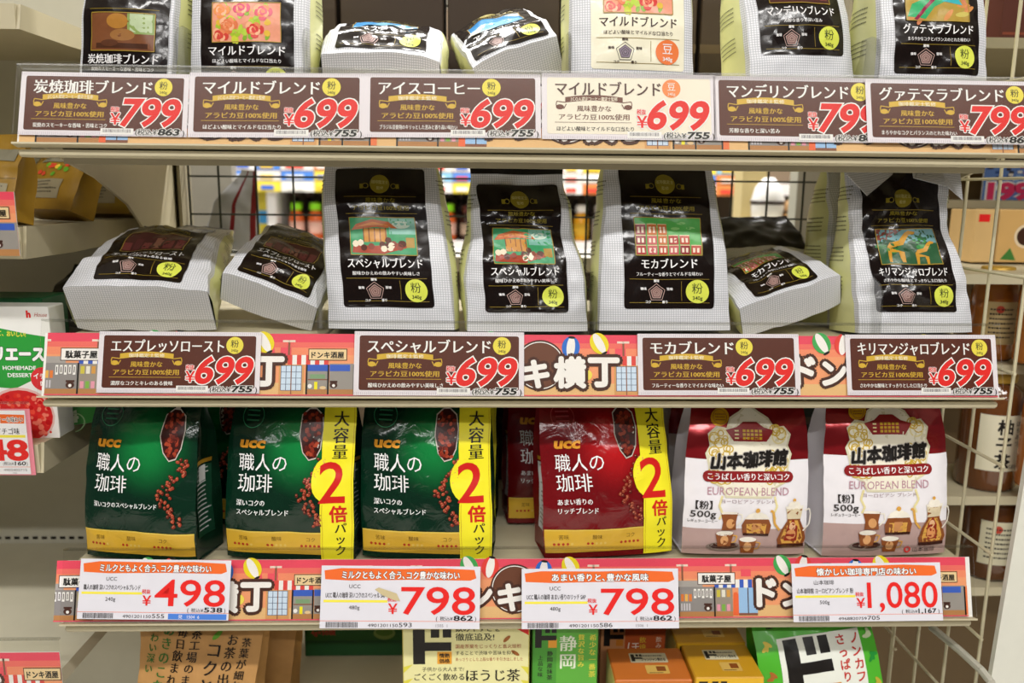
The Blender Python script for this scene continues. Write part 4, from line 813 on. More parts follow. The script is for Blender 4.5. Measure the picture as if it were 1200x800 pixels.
# ------------------------------------------------------------------ tea on the lowest shelf
def face_y(yf): return lambda x, y, l: (x * .001, yf - .00015 - l * .00012, y * .001)
def face_z(zt): return lambda x, y, l: (x * .001, y * .001, zt + .00015 + l * .00012)
def face_l(xl): return lambda x, y, l: (xl - .00015 - l * .00012, -x * .001, y * .001)
def face_r(xr): return lambda x, y, l: (xr + .00015 + l * .00012, x * .001, y * .001)
LZ = ZR['L'] + DECK + Z0
def carton(name, label, cat, x, y, z, w, d, h, m, art=None, top=None, yaw=0, group=None, tilt=0, m2=None):
    t = empty(name, Matrix.Translation((x, y, z)) @ Matrix.Rotation(R(yaw), 4, 'Z') @ Matrix.Rotation(R(-tilt), 4, 'X'), label, cat, group)
    MB().box(-w / 2, w / 2, 0, d, 0, h, .0012).build('carton_body', m, t)
    if m2: MB().box(-w / 2 - .0003, -w / 2 + .001, .003, d - .003, .003, h - .003).build('side_panel', m2, t)
    if art: A = Art(); art(A, w * 1000, h * 1000); A.emit(t, face_y(0), None, 'front_print')
    if top: A = Art(); top(A, w * 1000, d * 1000); A.emit(t, face_z(h))
    return t
def do_logo(A, x, y, s, m=BLACK, part='logo_lettering', l=2):
    """the big block letter made of bars"""
    A.rect(part, x, y, x + s * .28, y + s, m, l); A.rect(part, x + s * .28, y + s * .34, x + s * .9, y + s * .56, m, l)
    A.rect(part, x + s * .42, y + s * .68, x + s * .62, y + s, m, l); A.rect(part, x + s * .7, y + s * .68, x + s * .9, y + s, m, l)
TEA = 'tea cartons on the lowest shelf'
ORB = mat('#e8a030', .4)
def a_hoji(A, w, h):
    A.rect('front_print', -w / 2 + 1, 1, w / 2 - 1, h - 1, mat('#ece6a8', .4), 0)
    for i in range(7): A.poly('front_print', [(-w / 2 + 1, 5 + i * 16), (-w / 2 + 1, 12 + i * 16), (-w / 2 + 11, 15 + i * 16)], mat('#e2d84a', .4), .4); A.poly('front_print', [(w / 2 - 1, 2 + i * 16), (w / 2 - 1, 11 + i * 16), (w / 2 - 9, 12 + i * 16)], mat('#e2d84a', .4), .4)
    L = -w / 2
    do_logo(A, L + 11, h - 50, 44); A.rect('price_mark', L + 36, h - 50, L + 51, h - 36, ORB, 1.4); A.text('price_mark', '情熱', L + 43.5, h - 42.5, 5.5, BLACK, 2, 'c', None, .03); A.text('price_mark', '価格', L + 43.5, h - 48.5, 5.5, BLACK, 2, 'c', None, .03)
    A.text('claim_lettering', '飲みやすさを', L + 55, h - 13, 9, INK, 2, 'l', 46, .015); A.text('claim_lettering', '徹底追及!', L + 55, h - 23, 9, INK, 2, 'l', 40, .015)
    A.text('claim_lettering', '国産茶葉をじっくりと直火焙煎', L + 55, h - 32, 5, mat('#a8442a'), 2, 'l', 68); A.text('claim_lettering', 'することで渋味や苦味を抑え', L + 55, h - 39.5, 5, INK, 2, 'l', 62); A.text('claim_lettering', 'あっさりとした上品な香りを引き出しました', L + 55, h - 46.5, 4.4, mat('#a8442a'), 2, 'l', 70)
    A.text('claim_lettering', '子供から大人まで/', L + 20, h - 58, 5.5, INK, 2, 'l', 44); A.text('claim_lettering', 'ごくごく飲める', L + 12, h - 68, 8.5, INK, 2, 'l', 52, .02); A.text('name_lettering', 'ほうじ茶', L + 66, h - 69, 15, BLACK, 2, 'l', 56, .02)
    A.poly('corner_flash', [(w / 2 - 30, h - 1), (w / 2 - 1, h - 1), (w / 2 - 1, h - 18)], RED, 1.4); A.text('corner_flash', '4万箱!', w / 2 - 13, h - 6.5, 5.5, WHITE, 2, 'c', 15, .03, 0, -.5)
    for x, y, r in ((L + 108, h - 22, .8), (L + 117, h - 38, -.6)): A.disc('leaf_print', x, y, 5, mat('#a8642a'), 2, 2, 12, r)
def a_sencha(A, w, h):
    A.rect('front_print', -w / 2 + .8, 1, w / 2 - .8, h - 1, mat('#4a9a34', .4), 0); A.rect('front_print', -w / 2 + 26, 1, w / 2 - .8, h - 1, mat('#5fae3e', .4), .4)
    do_logo(A, -w / 2 + 3, h - 30, 25); A.rect('price_mark', -w / 2 + 17, h - 30, -w / 2 + 26, h - 20, ORB, 1.4)
    A.vtext('claim_lettering', '静岡産抹茶', -w / 2 + 19, h - 33, 6.4, INK, 2, .02); A.vtext('claim_lettering', '上品な味', -w / 2 + 9, h - 38, 6, INK, 2, .01)
    A.vtext('name_lettering', '静岡', -w / 2 + 38, h - 14, 19, mat('#e8efd8'), 2, .02); A.vtext('name_lettering', '贅沢な旨み', -w / 2 + 52, h - 14, 7.2, mat('#e6d84a'), 2, .02); A.vtext('name_lettering', '希少な一番茶', w / 2 - 6, h - 14, 7.8, mat('#e6d84a'), 2, .02)
def a_orange(A, w, h):
    A.rect('front_print', -w / 2 + .8, 1, w / 2 - .8, h - 1, mat('#b8562a', .4), 0); A.rect('front_print', -w / 2 + .8, 1, -w / 2 + 28, h - 1, mat('#c98a5a', .4), .4)
    do_logo(A, -w / 2 + 4, h - 28, 25); A.rect('price_mark', -w / 2 + 18, h - 28, -w / 2 + 26, h - 20, mat('#c97a2a'), 1.4)
    A.text('name_lettering', 'ほ', -w / 2 + 38, h - 36, 16, mat('#efe2cf'), 2, 'c'); A.vtext('name_lettering', '飲焼', 11, h - 16, 8, mat('#e2c23a'), 2); A.vtext('name_lettering', '飲みやす', w / 2 - 8, h - 16, 7, mat('#e8d9c0'), 2)
def t_teabag(A, w, d):
    A.rrect('lid_label', -w * .23, d * .52, w * .27, d * .82, 1.5, mat('#d8cfae', .4), 1); do_logo(A, -w * .21, d * .56, d * .22, BLACK, 'lid_label', 2)
    A.text('lid_label', 'ジャンジャン飲める', w * .08, d * .58, d * .1, INK, 2, 'c', w * .32, .03); A.copy_lines('lid_label', -w * .07, w * .24, d * .72, 1, 3, 1.6, INK, 2, 3)
    A.rrect('lid_label', -w * .06, d * .18, w * .24, d * .44, 1.5, mat('#d9b25a', .4), 1); A.rect('lid_label', w * .08, d * .26, w * .2, d * .40, mat('#8a4a18'), 2); A.copy_lines('lid_label', -w * .03, w * .2, d * .2, 1, 3, 1.2, INK, 2, 5)
def a_yel(A, w, h):
    A.rect('front_print', -w / 2 + 1, 1, w / 2 - 1, h - 1, mat('#e6b42a', .4), 0); do_logo(A, -w / 2 + 4, h - 36, 32)
def px_carton(name, label, u0, u1, v, Yf, dep, m, art, top, group=TEA, ztop=None, **kw):
    a = at(u0, v, 'y', Yf); b = at(u1, v, 'y', Yf); h = (ztop if ztop else a.z) - LZ - .0004
    return carton(name, label, 'tea carton', (a.x + b.x) / 2, Yf, LZ + .0004, b.x - a.x, dep, h, m, art, top, group=group, **kw)
px_carton('tea_carton', 'pale yellow roasted-tea carton with a red corner flash', 471, 621, 726, .035, .075, mat('#d8cc6a', .4), a_hoji, None)
px_carton('tea_carton', 'green tea carton with white brush lettering', 624, 702, 728, .045, .075, mat('#3f7a2c', .4), a_sencha, None)
px_carton('tea_carton', 'brown-orange tea carton behind the low orange box', 704, 781, 730, .100, .055, mat('#9a5428', .4), a_orange, None, yaw=0)
px_carton('tea_carton', 'low orange tea-bag carton seen from above', 721, 812, 797, .015, .060, mat('#c9702a', .4), None, t_teabag, m2=mat('#d8cf7a', .4))
px_carton('tea_carton', 'yellow-orange tea-bag carton in front of its twin', 815, 896, 794, .010, .062, mat('#cf9a22', .4), a_yel, t_teabag)
px_carton('tea_carton', 'yellow-orange tea-bag carton behind its twin', 793, 874, 753, .078, .060, mat('#c8921e', .4), a_yel, t_teabag, m2=mat('#d8c46a', .4))
px_carton('tea_carton', 'dark green tea carton standing at the back of the lowest shelf', 356, 472, 722, .232, .07, mat('#24552c', .4),
          lambda A, w, h: (A.rect('front_print', -w / 2 + 1, h - 34, w / 2 - 1, h - 1, mat('#2f6a2e', .4), 0), A.text('claim_lettering', '4g×50袋', -w / 2 + 24, h - 26, 9, mat('#c9453a'), 1, 'c', None, .03), A.disc('cup_print', w / 2 - 24, h - 24, 14, mat('#8aa85a', .4), 1, 9), A.disc('cup_print', w / 2 - 24, h - 22, 11, mat('#5f8a34', .4), 1.4, 6)), None)
# kraft pouch of tea
root = empty('tea_pouch', None, 'brown kraft tea pouch with vertical green and black lettering', 'tea pouch')
kb = Bag(168, ((0, 56), (60, 62), (120, 66), (168, 66)), ((0, 24), (60, 24), (120, 14), (168, 1.5)), ((0, 0),), ((0, -4), (168, 2)), 4, 5, 3, 71)
KR = mat('#b88a52', .6, 0, .12, 90, 0, .15)
kb.body(root, [KR], lambda f, a, t: 0)
A = Art(); GT = mat('#2f6a2c', .5)
for s, x, y, h, m in (('味わい深い', -47, 158, 10, GT), ('あきのこない', -33, 159, 13.5, GT), ('毎日飲まれ', -18, 157, 11.5, BLACK), ('茶工場のまかない', -3, 156, 11, BLACK), ('コクと', 17, 144, 17, BLACK), ('お茶の出', 35, 152, 12.5, BLACK), ('茶葉が細か', 50, 149, 10.5, BLACK)):
    A.vtext('lettering', s, x, y - 26, h, m, 1.4, .02, 1.06, slant=-1.2)
A.disc('leaf_print', 18, 124, 6, mat('#5f9a2a', .5), 1.4, 2.6, 14, .9); A.disc('red_mark', -40, 139, 9, mat('#b03a2a', .5), 1.2, 3.5); A.ring('red_mark', 38, 141, 8, 2, INK, 1.2)
A.emit(root, kb.face_map('f'), 6)
rest(root, kb, at(224, 770, 'y', .05).x, .07, ZR['L'] + DECK, turn(6, -4, 2))
root = empty('tea_pouch', None, 'brown kraft tea pouch half hidden behind the lettered one', 'tea pouch')
k2 = Bag(164, ((0, 52), (120, 58), (164, 58)), ((0, 22), (120, 14), (164, 1.5)), ((0, 0),), ((0, 0),), 4, 5, 3, 75)
k2.body(root, [KR], lambda f, a, t: 0)
A = Art(); A.vtext('lettering', 'ふう味よく', 44, 150, 8, BLACK, 1.4); A.vtext('lettering', 'きれい', 30, 146, 8, BLACK, 1.4); A.emit(root, k2.face_map('f'), 6)
rest(root, k2, at(285, 770, 'y', .13).x, .155, ZR['L'] + DECK, turn(5, -4, 2))
# light green pack leaning back
root = empty('tea_pack', None, 'bright green tea pack with a white panel and red vertical lettering', 'tea pack')
gp = Bag(182, ((0, 66), (182, 64)), ((0, 22), (90, 20), (172, 2), (182, 1.2)), ((0, 0),), ((0, 0),), 3, 5, 1.6, 81)
gp.body(root, [film('#4fb02e', .35), film('#3a8a22', .35)], lambda f, a, t: 0 if f == 'f' else 1)
A = Art(); A.rect('white_panel', -42, 20, 48, 148, mat('#e6e8de', .4), 0)
do_logo(A, -36, 92, 54, l=1.4); A.rect('price_mark', -8, 84, 18, 98, ORB, 1.6); A.text('price_mark', '情熱', 5, 87, 9, BLACK, 2, 'c', None, .03)
A.vtext('name_lettering', 'さっぱりした', 26, 146, 11.5, mat('#c0342a'), 1.4, .03); A.vtext('name_lettering', 'ノンカフェイン', 41, 146, 12, mat('#c0342a'), 1.4, .03)
for x, y, c, r in ((-55, 142, '#d8c23a', .6), (-54, 112, '#a8642a', .4), (-52, 82, '#2f8a2a', 1.2), (56, 118, '#1f8a34', .9), (57, 90, '#b8a83a', .2), (56, 140, '#c9d6b0', 0)):
    for q in range(3): A.disc('herb_print#%d' % (x * 999 + y * 7 + q), x + q * 1.5, y + q * 2 - 2, 5, mat(c, .4), 1.4 + q * .1, 2, 10, r + q)
for x in range(-50, 60, 16): A.copy_lines('herb_small_print', x, x + 9, 158, 1, 3, 1.6, INK, 1.4, x + 60)
for d in A.p.values(): d['v'] = [(x, max(3, y - 26), l) for x, y, l in d['v']]
A.emit(root, gp.face_map('f'), 6)
rest(root, gp, at(985, 780, 'y', .015).x, .035, ZR['L'] + DECK, turn(14, 3, -7))

# ------------------------------------------------------------------ left neighbour bay
XL = -.474
def nshelf(label, u, vt, vb, x0=-1.3, dep=.34, taper=.45):
    """deck whose right end shows; u, vt, vb = picture place of its front corner (top, bottom)"""
    a = at(u, vt, 'x', XL); b = at(u, vb, 'x', XL); y = a.y; h = a.z - b.z; dep = dep - y - .001
    t = empty('gondola_shelf', Matrix.Translation((0, y, a.z)), label, 'shelf', 'beige gondola shelves of the neighbouring bay')
    MB().box(x0, XL - .003, .003, dep, -.012, 0).build('deck', BEIGE, t)
    MB().prism([(0, -h), (.006, .0005), (dep, .0005), (dep, -h * .8), (.09, -h)], XL - .003, XL, 'x').build('end_plate', BEIGE, t)
    MB().box(x0, XL - .003, .0, .003, -h, .0).build('front_lip', BEIGE, t)
    return a.y, a.z, h
yA, zA, hA = nshelf('beige shelf of the left bay, level with the top coffee bags', 20, 4, 33)
yB, zB, hB = nshelf('beige shelf of the left bay holding yellow packets', 27, 266, 304)
yC, zC, hC = nshelf('beige shelf of the left bay holding green dessert boxes', 48, 521, 556)
# empty deck with perforated back board
pd = at(40, 636, 'y', .34); zD = pd.z
t = empty('gondola_shelf', Matrix.Translation((0, 0, zD)), 'empty beige shelf of the left bay', 'shelf', 'beige gondola shelves of the neighbouring bay')
MB().box(-1.3, XL, .0, .339, -.016, 0).build('deck', mat('#d2ccb6', .45), t)
MB().box(-1.3, XL, -.003, .0, -.03, 0).build('front_lip', BEIGE, t)
t = empty('back_board', Matrix.Translation((0, .344, 0)), 'beige perforated back board of the left bay', 'back board')
MB().box(-1.3, -.4915, 0, .006, .4, 2.0).build('board', mat('#c6c2b0', .5), t)
hole = None
for i in range(28):
    x = XL - .03 - i * .0125
    if hole is None: hole = MB().box(-.0035, .0035, -.0008, 0, -.0018, .0018).build('slot_hole', BLACK, t); h_ = hole
    else: h_ = bpy.data.objects.new('slot_hole', hole.data); COL.objects.link(h_); h_.parent = t
    h_.location = (x, 0, zD + .006)
# yellow packets
def packet(label, u, v, Y, W0, H, D0, col, rot, seed, zz, art=None, cat='food packet', group='yellow packets of the left bay'):
    root = empty('food_packet', None, label, cat, group)
    b = Bag(H, ((0, W0), (H, W0 * .95)), ((0, D0), (H * .6, D0 * .8), (H - 8, 2), (H, 1)), ((0, 0),), ((0, 0),), 4, 4, 3, seed)
    b.body(root, [col], lambda f, a, t: 0)
    A = Art(); (art or (lambda A: None))(A)
    if A.p: A.emit(root, b.face_map('f'), 6)
    rest(root, b, at(u, v, 'y', Y).x, Y, zz - Z0, rot)
YP = film('#8f6c1c', .45)  # yellow darkened to carry the shade under the shelf
def yart(seed):
    def f(A):
        rd = random.Random(seed); A.rect('label_print', -26, 12, 26, 34, mat('#8f8468', .4), .6); A.rect('label_print', -28, 56, 28, 68, mat('#7a7460', .4), .6)
        for i in range(10): A.disc('food_print', rd.uniform(-26, 26), rd.uniform(38, 52), 4, mat(rd.choice(('#c9442a', '#5f9a2a', '#e6c23a')), .4), 1 + i * .04, 3, 9)
        A.copy_lines('label_print', -24, 24, 30, 4, 4, 1.6, mat('#5a5240'), 1, seed)
    return f
packet('yellow food packet nearest the front on the left bay shelf', -8, 240, .06, 34, 84, 14, YP, turn(14, -20, 0), 91, zB, yart(1))
packet('yellow food packet leaning in the left bay under the bracket', 62, 240, .17, 48, 84, 16, YP, turn(24, -30, 0), 94, zB, yart(2))
packet('yellow food packet at the back of the left bay', 118, 240, .28, 44, 74, 12, film('#8f742a', .3), turn(14, -10, 0), 97, zB, yart(3))  # same shelf shade put into this packet's yellow
packet('black packet lying at the back of the green dessert boxes', 95, 330, .24, 55, 90, 25, film('#1c1a18', .3), turn(30, -20, 0), 99, zC + .06, None, 'food packet', None)
# dessert boxes
def a_jelly(A, w, h):
    L = -w / 2; GR = mat('#2f9a3c', .4); WH = mat('#ecebe6', .4)
    A.rect('front_print', L, 0, w / 2, h - .5, WH, 0)
    A.poly('front_print', [(L, h * .42), (w * .1, h * .38), (w * .38, h * .48), (w / 2, h * .54), (w / 2, h * .77), (w * .25, h * .8), (0, h * .84), (L, h * .84)], GR, .6)
    A.text('maker_lettering', 'h', w / 2 - 21, h - 10.5, 9, RED, 1, 'l', None, .06); A.text('maker_lettering', 'House', w / 2 - 14, h - 10, 6, mat('#b8402c'), 1, 'l', 12, 0, .3)
    A.text('claim_lettering', 'つくって、おいしい!', w / 2 - 24, h * .775, 6, mat('#f0e04a'), 1, 'r', 40, .03, 0, -.05); A.text('name_lettering', 'ゼリエース', w / 2 - 9, h * .6, 16, WHITE, 1.4, 'r', 62, .06, .1, 0, out=mat('#1f6a2a'), ow=.05)
    A.text('claim_lettering', 'HOMEMADE', w / 2 - 33, h * .525, 5.6, WHITE, 1, 'c', 32, .02); A.text('claim_lettering', 'DESSERT', w / 2 - 33, h * .47, 5.6, WHITE, 1, 'c', 24, .02)
    A.disc('flavour_badge', w / 2 - 11, h * .455, 12, mat('#d8343a', .4), 1.6); A.text('flavour_badge', 'イチゴ', w / 2 - 11, h * .46, 6.5, WHITE, 2.4, 'c', 18, .03); A.text('flavour_badge', '味', w / 2 - 11, h * .4, 6.5, WHITE, 2.4, 'c', None, .03)
    A.disc('bowl_print', w / 2 - 36, h * .17, 33, mat('#e2bcb4', .3), .8, h * .22); A.disc('bowl_print', w / 2 - 36, h * .17, 31, mat('#d02a2a', .3), 1, h * .2)
    rd = random.Random(5)
    for i in range(110): A.disc('bowl_print', w / 2 - 36 + rd.uniform(-29, 29) * .95, h * .16 + rd.uniform(-.17, .17) * h, rd.uniform(1.2, 3), mat(rd.choice(('#e8503f', '#c01f22', '#f0806a', '#e0352c')), .2), 1.1 + i * .004, n=6)
    A.disc('bowl_print', L + 10, h * .36, 8, mat('#7fb82a', .4), 1.5, 4)
ja = at(56, 360, 'y', yC + .02); jb = at(56, 505, 'y', yC + .02)
JH = ja.z - zC; JY = yC + .022
carton('dessert_box', 'green and white strawberry dessert box in the left bay', 'dessert box', ja.x - .05, JY, zC + .0004, .098, .03, JH, mat('#e6e6e0', .4), a_jelly)
def a_four(A, w, h): A.rect('front_print', -w / 2 + 1, 1, w / 2 - 1, h - 1, mat('#3a8a3a', .4), 0); A.text('number_lettering', '4', -2, h * .12, 17, mat('#c9d6b8'), 1, 'c', None, .05); A.ring('number_lettering', -2, h * .1, 10, 1.2, mat('#9ac08a'), 1)
a4 = at(62, 470, 'y', JY + .06); b4 = at(100, 512, 'y', JY + .06)
carton('dessert_box', 'low green dessert box marked with a 4', 'dessert box', a4.x + .03, JY + .045, zC + .0004, .046, .07, max(.03, a4.z - zC), mat('#2f7a34', .4), a_four, None, 30)
carton('dessert_box', 'dark green dessert box behind the strawberry one', 'dessert box', ja.x - .07, JY + .034, zC + .0004, .09, .05, JH + .004, mat('#1f5a34', .4))
# left bay rails, banner scraps, card
def mini_rail(label, u0, v0, u1, v1, bl, org, cut=None):
    """short stretch of price rail; corners from the picture"""
    p = at(u1, v1, 'y', -.004); q = at(u1, v0, 'y', -.004); h = (q.z - p.z)
    t = empty('price_rail', Matrix.Translation((p.x, -.004, p.z)), label, 'price rail', 'clear price rails of the left bay')
    MB().box(-.5, 0, .0022, .003, 0, h * .82).build('back_plate', WHITE, t); MB().box(-.5, .002, -.0012, -.0004, 0, h).build('clear_cover', CLEAR, t); MB().box(-.5, .002, -.0012, .003, h - .0015, h).build('clear_top_edge', CLEAR_T, t)
    b = empty('banner_strip', Matrix.Translation((p.x, -.004, p.z)), bl, 'banner', 'printed shop-street strips of the left bay')
    A = Art()
    for c, y0, y1 in (('#e94b63', 50, 57), ('#ee6f66', 45, 50), ('#f28f6c', 38, 45), ('#f2a073', 0, 38)): A.rect('paper', -300, y0, 0, y1, mat(c, .5), 0)
    B = Art(); banner_art(B, org); clip_art(B, -300, 0)
    for k, v in B.p.items(): A.p[k] = v
    s = h * .82 / .057
    A.emit(b, lambda x, y, l: (x * .001, .0018 - l * .00016, y * .001 * s), None, 'paper'); return p, h
mini_rail('clear price rail of the left bay under the yellow packets', 0, 208, 22, 300, 'shop-street strip in the left bay rail under the yellow packets', -250)
mini_rail('clear price rail at the bottom left corner', 0, 748, 76, 842, 'shop-street strip in the rail at the bottom left corner', -245)
p0 = at(44, 556, 'y', yC - .002); q0 = at(44, 470, 'y', yC - .002); hh = q0.z - p0.z
t = empty('price_rail', Matrix.Translation((p0.x, yC - .0025, p0.z)), 'clear price rail of the left bay in front of the dessert boxes', 'price rail', 'clear price rails of the left bay')
MB().box(-.4, -.001, -.0045, -.0038, 0, hh).build('clear_cover', CLEAR, t); MB().box(-.4, -.001, -.0045, .0, hh - .0015, hh).build('clear_top_edge', CLEAR_T, t); MB().box(-.4, -.001, -.0006, 0, .0, hh * .9).build('back_plate', mat('#e8899a', .5), t)
t = empty('price_card', Matrix.Translation((p0.x, yC - .0036, p0.z)), 'white price card reading 48 in front of the strawberry dessert box', 'price card')
A = Art(); w = 150; OR = mat('#ea6a2a', .45); s = hh * 1000 / 68
A.rect('card_paper', -w, 1, -6, 60, mat('#eeecf2', .45), 0); A.poly('heading_bar', [(-w + 3, 50), (-60, 48.5), (-8, 48), (-7, 56), (-60, 57), (-w + 3, 56)], OR, 1); A.text('heading_lettering', 'フルーティーな味わい', -9, 49.5, 5.6, INK, 2.4, 'r', 46, .02, out=WHITE, ow=.06)
A.text('product_lettering', 'ゼリエースイチゴ味', -14, 38.5, 6.4, INK, 2, 'r', 60, .01); A.rect('underline', -70, 35, -8, 37.5, mat('#efe24a'), 1)
A.text('price_lettering', '48', -8, 14.5, 26, RED, 2, 'r', 46, .035); A.text('tax_price_lettering', '(税込¥', -24, 9.6, 3.6, INK, 2, 'r', 12); A.text('tax_price_lettering', '160', -11, 9.4, 5, BLACK, 2, 'r', 12, .02, .15); A.text('tax_price_lettering', ')', -10, 9.4, 5, INK, 2)
A.rect('rule_line', -w, 7.6, -6, 8, mat('#e87a5a'), 1); A.text('code_lettering', '4902402715', -10, 4, 3, mat('#77737a'), 2, 'r', 26); A.text('code_lettering', '1501', -22, 1.4, 2.4, mat('#8a868c'), 2, 'r')
A.emit(t, lambda x, y, l: (x * .001 * .86, -l * .00008, y * .001 * s), None, 'card_paper')

# ------------------------------------------------------------------ right neighbour bay seen through the wire grid
def jar(label, u, v0, v1, Y, wpx, body, lab, art, lid='#b8923a'):
    a = at(u, v1, 'y', Y); b = at(u, v0, 'y', Y); h = b.z - a.z; r = wpx / 2 / FPX * (Y + .74)
    t = empty('drink_jar', Matrix.Translation((a.x, Y, a.z)), label, 'jar', 'jars in the right bay')
    MB().lathe([(r * .93, 0), (r, .004), (r, h * .72), (r * .9, h * .82), (r * .62, h * .87), (r * .62, h * .88)], 24).build('glass_body', mat(body, .12, 0, .1, 20, .5), t, True)
    MB().lathe([(r * .68, h * .88), (r * .7, h * .89), (r * .7, h * .99), (r * .66, h)], 24).build('lid', mat(lid, .35, .3), t, True)
    A = Art(); A.rect('paper_label', -r * 900, h * 180, r * 900, h * 640, mat(lab, .5), 0); art(A, r * 1000, h * 1000)
    A.emit(t, lambda x, y, l: ((r + .0004 + l * .0001) * math.sin(x * .001 / r), -(r + .0004 + l * .0001) * math.cos(x * .001 / r), y * .001), 6, 'paper_label'); return a
def a_yuzu(A, r, h):
    A.vtext('label_lettering', '柚子茶', -2, h * .62, h * .13, BLACK, 1, .04); A.vtext('label_lettering', 'はちみつ', r * .45, h * .6, h * .05, BLACK, 1, .02); A.text('label_lettering', '580g', r * .4, h * .2, h * .05, BLACK, 1, 'c')
def a_lab(A, r, h): A.copy_lines('label_lettering', -r * .7, r * .7, h * .55, 7, h * .05, h * .018, INK, 1, int(h)); A.disc('label_lettering', -r * .3, h * .56, h * .04, mat('#b8402c'), 1.2)
jp = jar('brown jar with a white label and bold vertical black lettering', 1152, 428, 566, .26, 68, '#6a3d1c', '#e6dfc4', a_yuzu)
jar('amber jar at the right edge with a cream label', 1212, 440, 568, .20, 46, '#b8692a', '#ded6bc', a_lab)
jar('brown jar low in the right bay with a pale label', 1154, 562, 668, .27, 64, '#5a3418', '#d2cbae', a_lab)
jar('brown jar low in the right bay beside the white post', 1208, 572, 680, .22, 44, '#6a3d1c', '#d2cbae', a_lab)
jar('amber jar standing above the brown lettered jar', 1158, 312, 418, .27, 52, '#9a5a22', '#b8a070', a_lab)
jar('amber jar at the right edge above the cream-labelled one', 1210, 312, 424, .21, 46, '#a8642a', '#cfc4a0', a_lab)
def rshelf(label, u, v, Y0, Y1):
    z = at(u, v, 'y', (Y0 + Y1) / 2 - .02).z; o = MB().box(.476, 1.3, Y0, Y1, z - .012, z - .0005).build('gondola_shelf', BEIGE); tag(o, label, 'shelf', 'beige shelves of the right bay')
rshelf('beige shelf of the right bay under the lettered jar', 1160, 567, .215, .34)
rshelf('beige shelf of the right bay under the low brown jars', 1160, 672, .225, .34)
rshelf('beige shelf of the right bay under the amber jars', 1160, 420, .225, .34)
rshelf('beige shelf of the right bay under the coffee-cup cartons', 1160, 310, .2, .5)
tag(MB().box(.49, 1.3, .52, .53, .4, 2.0).build('back_board', mat('#6f5a3c', .6)), 'brown back board of the right bay', 'back board')
def a_cup(A, w, h):
    A.rect('front_print', -w / 2 + 1, 1, w / 2 - 1, h - 1, mat('#d2a868', .4), 0); A.disc('cup_print', w * .12, h * .5, w * .26, mat('#e6d2b0', .4), 1); A.disc('cup_print', w * .12, h * .5, w * .2, mat('#3f2416', .4), 1.4); A.poly('cup_print', [(-w * .4, 4), (-w * .05, 3), (-w * .2, h * .28)], mat('#3f7a34'), 1.2)
for u, lb, c in ((1192, 'tan carton with a dark coffee cup picture in the right bay', True), (1150, 'plain tan carton beside the coffee cup carton', False)):
    a = at(u, 308, 'y', .34); b = at(u, 246, 'y', .34)
    carton('coffee_carton', lb, 'carton', a.x, .34, a.z + .0005, .062 if c else .03, .06, b.z - a.z, mat('#d8b47a', .4), a_cup if c else (lambda A, w, h: A.rect('red_mark', -w / 3, h - 16, w / 6, h - 6, RED, 1)), None)
# 199 sign on the far shelf
a = at(1150, 234, 'y', .46); b = at(1215, 188, 'y', .46)
t = empty('sale_sign', Matrix.Translation(((a.x + b.x) / 2, .46, a.z)), 'colourful sale sign with pink 199 at the right edge', 'sale sign')
A = Art(); w, h = (b.x - a.x) * 1000, (b.z - a.z) * 1000; rd = random.Random(3)
A.rect('sign_paper', -w / 2, 0, w / 2, h, mat('#5f7fc0', .5), 0)
for i in range(26): A.rect('sign_print', (q := rd.uniform(-w / 2, w / 2 - 8)), (r_ := rd.uniform(h * .42, h * .86)), q + 7, r_ + 4, mat(rd.choice(('#c9463a', '#e6e0d8', '#2f4a8a', '#3a2f34', '#88a8d8'))), 1 + i * .02)
A.text('price_lettering', '199', 2, 2, h * .55, mat('#e8386a'), 3, 'c', w * .8, .06, out=WHITE, ow=.06); A.emit(t, face_y(0)); MB().box(-w / 2000, w / 2000, 0.0004, .003, 0, h / 1000).build('sign_board', WHITE, t)
MBs = MB().box(.476, 1.3, .42, .515, a.z - Z0 + Z0 - .012, a.z - .0005).build('gondola_shelf', BEIGE); tag(MBs, 'beige shelf of the right bay under the 199 sign', 'shelf', 'beige shelves of the right bay')
a = at(1186, 62, 'y', .30); b = at(1186, -10, 'y', .30)
carton('storage_box', 'dark red-brown box high in the right bay', 'box', a.x + .012, .30, a.z, .06, .12, b.z - a.z, mat('#4f2416', .5), lambda A, w, h: A.rect('front_print', -w / 2 + 3, h * .3, w / 2 - 3, h * .34, mat('#7a3a24'), 0))
MBs = MB().box(.476, 1.3, .2, .5, a.z - .012, a.z - .0005).build('gondola_shelf', mat('#8f866a', .5)); tag(MBs, 'beige shelf of the right bay under the red-brown box', 'shelf', 'beige shelves of the right bay')
# white post low on the right
a = at(1159, 800, 'y', -.01); b = at(1200, 557, 'y', -.01)
dx = (b.x - a.x) / (b.z - a.z)
pts = [(a.x - dx * .12, a.z - .12), (a.x - dx * .12 + .05, a.z - .12), (b.x + dx * .1 + .05, b.z + .1), (b.x + dx * .1, b.z + .1)]
tag(MB().prism(pts, -.012, -.006, 'y').build('shelf_post', mat('#d9d8cc', .4)), 'off-white post at the lower right edge', 'post')
# hook rod low on the right
tag(MB().tube([at(1092, 735, 'x', .455), at(1125, 762, 'x', .455), at(1150, 785, 'x', .455), at(1162, 800, 'x', .455)], .004, 8).build('bracket_rod', mat('#b9b6a8', .35)), 'bent grey bracket rod at the lower right', 'bracket')

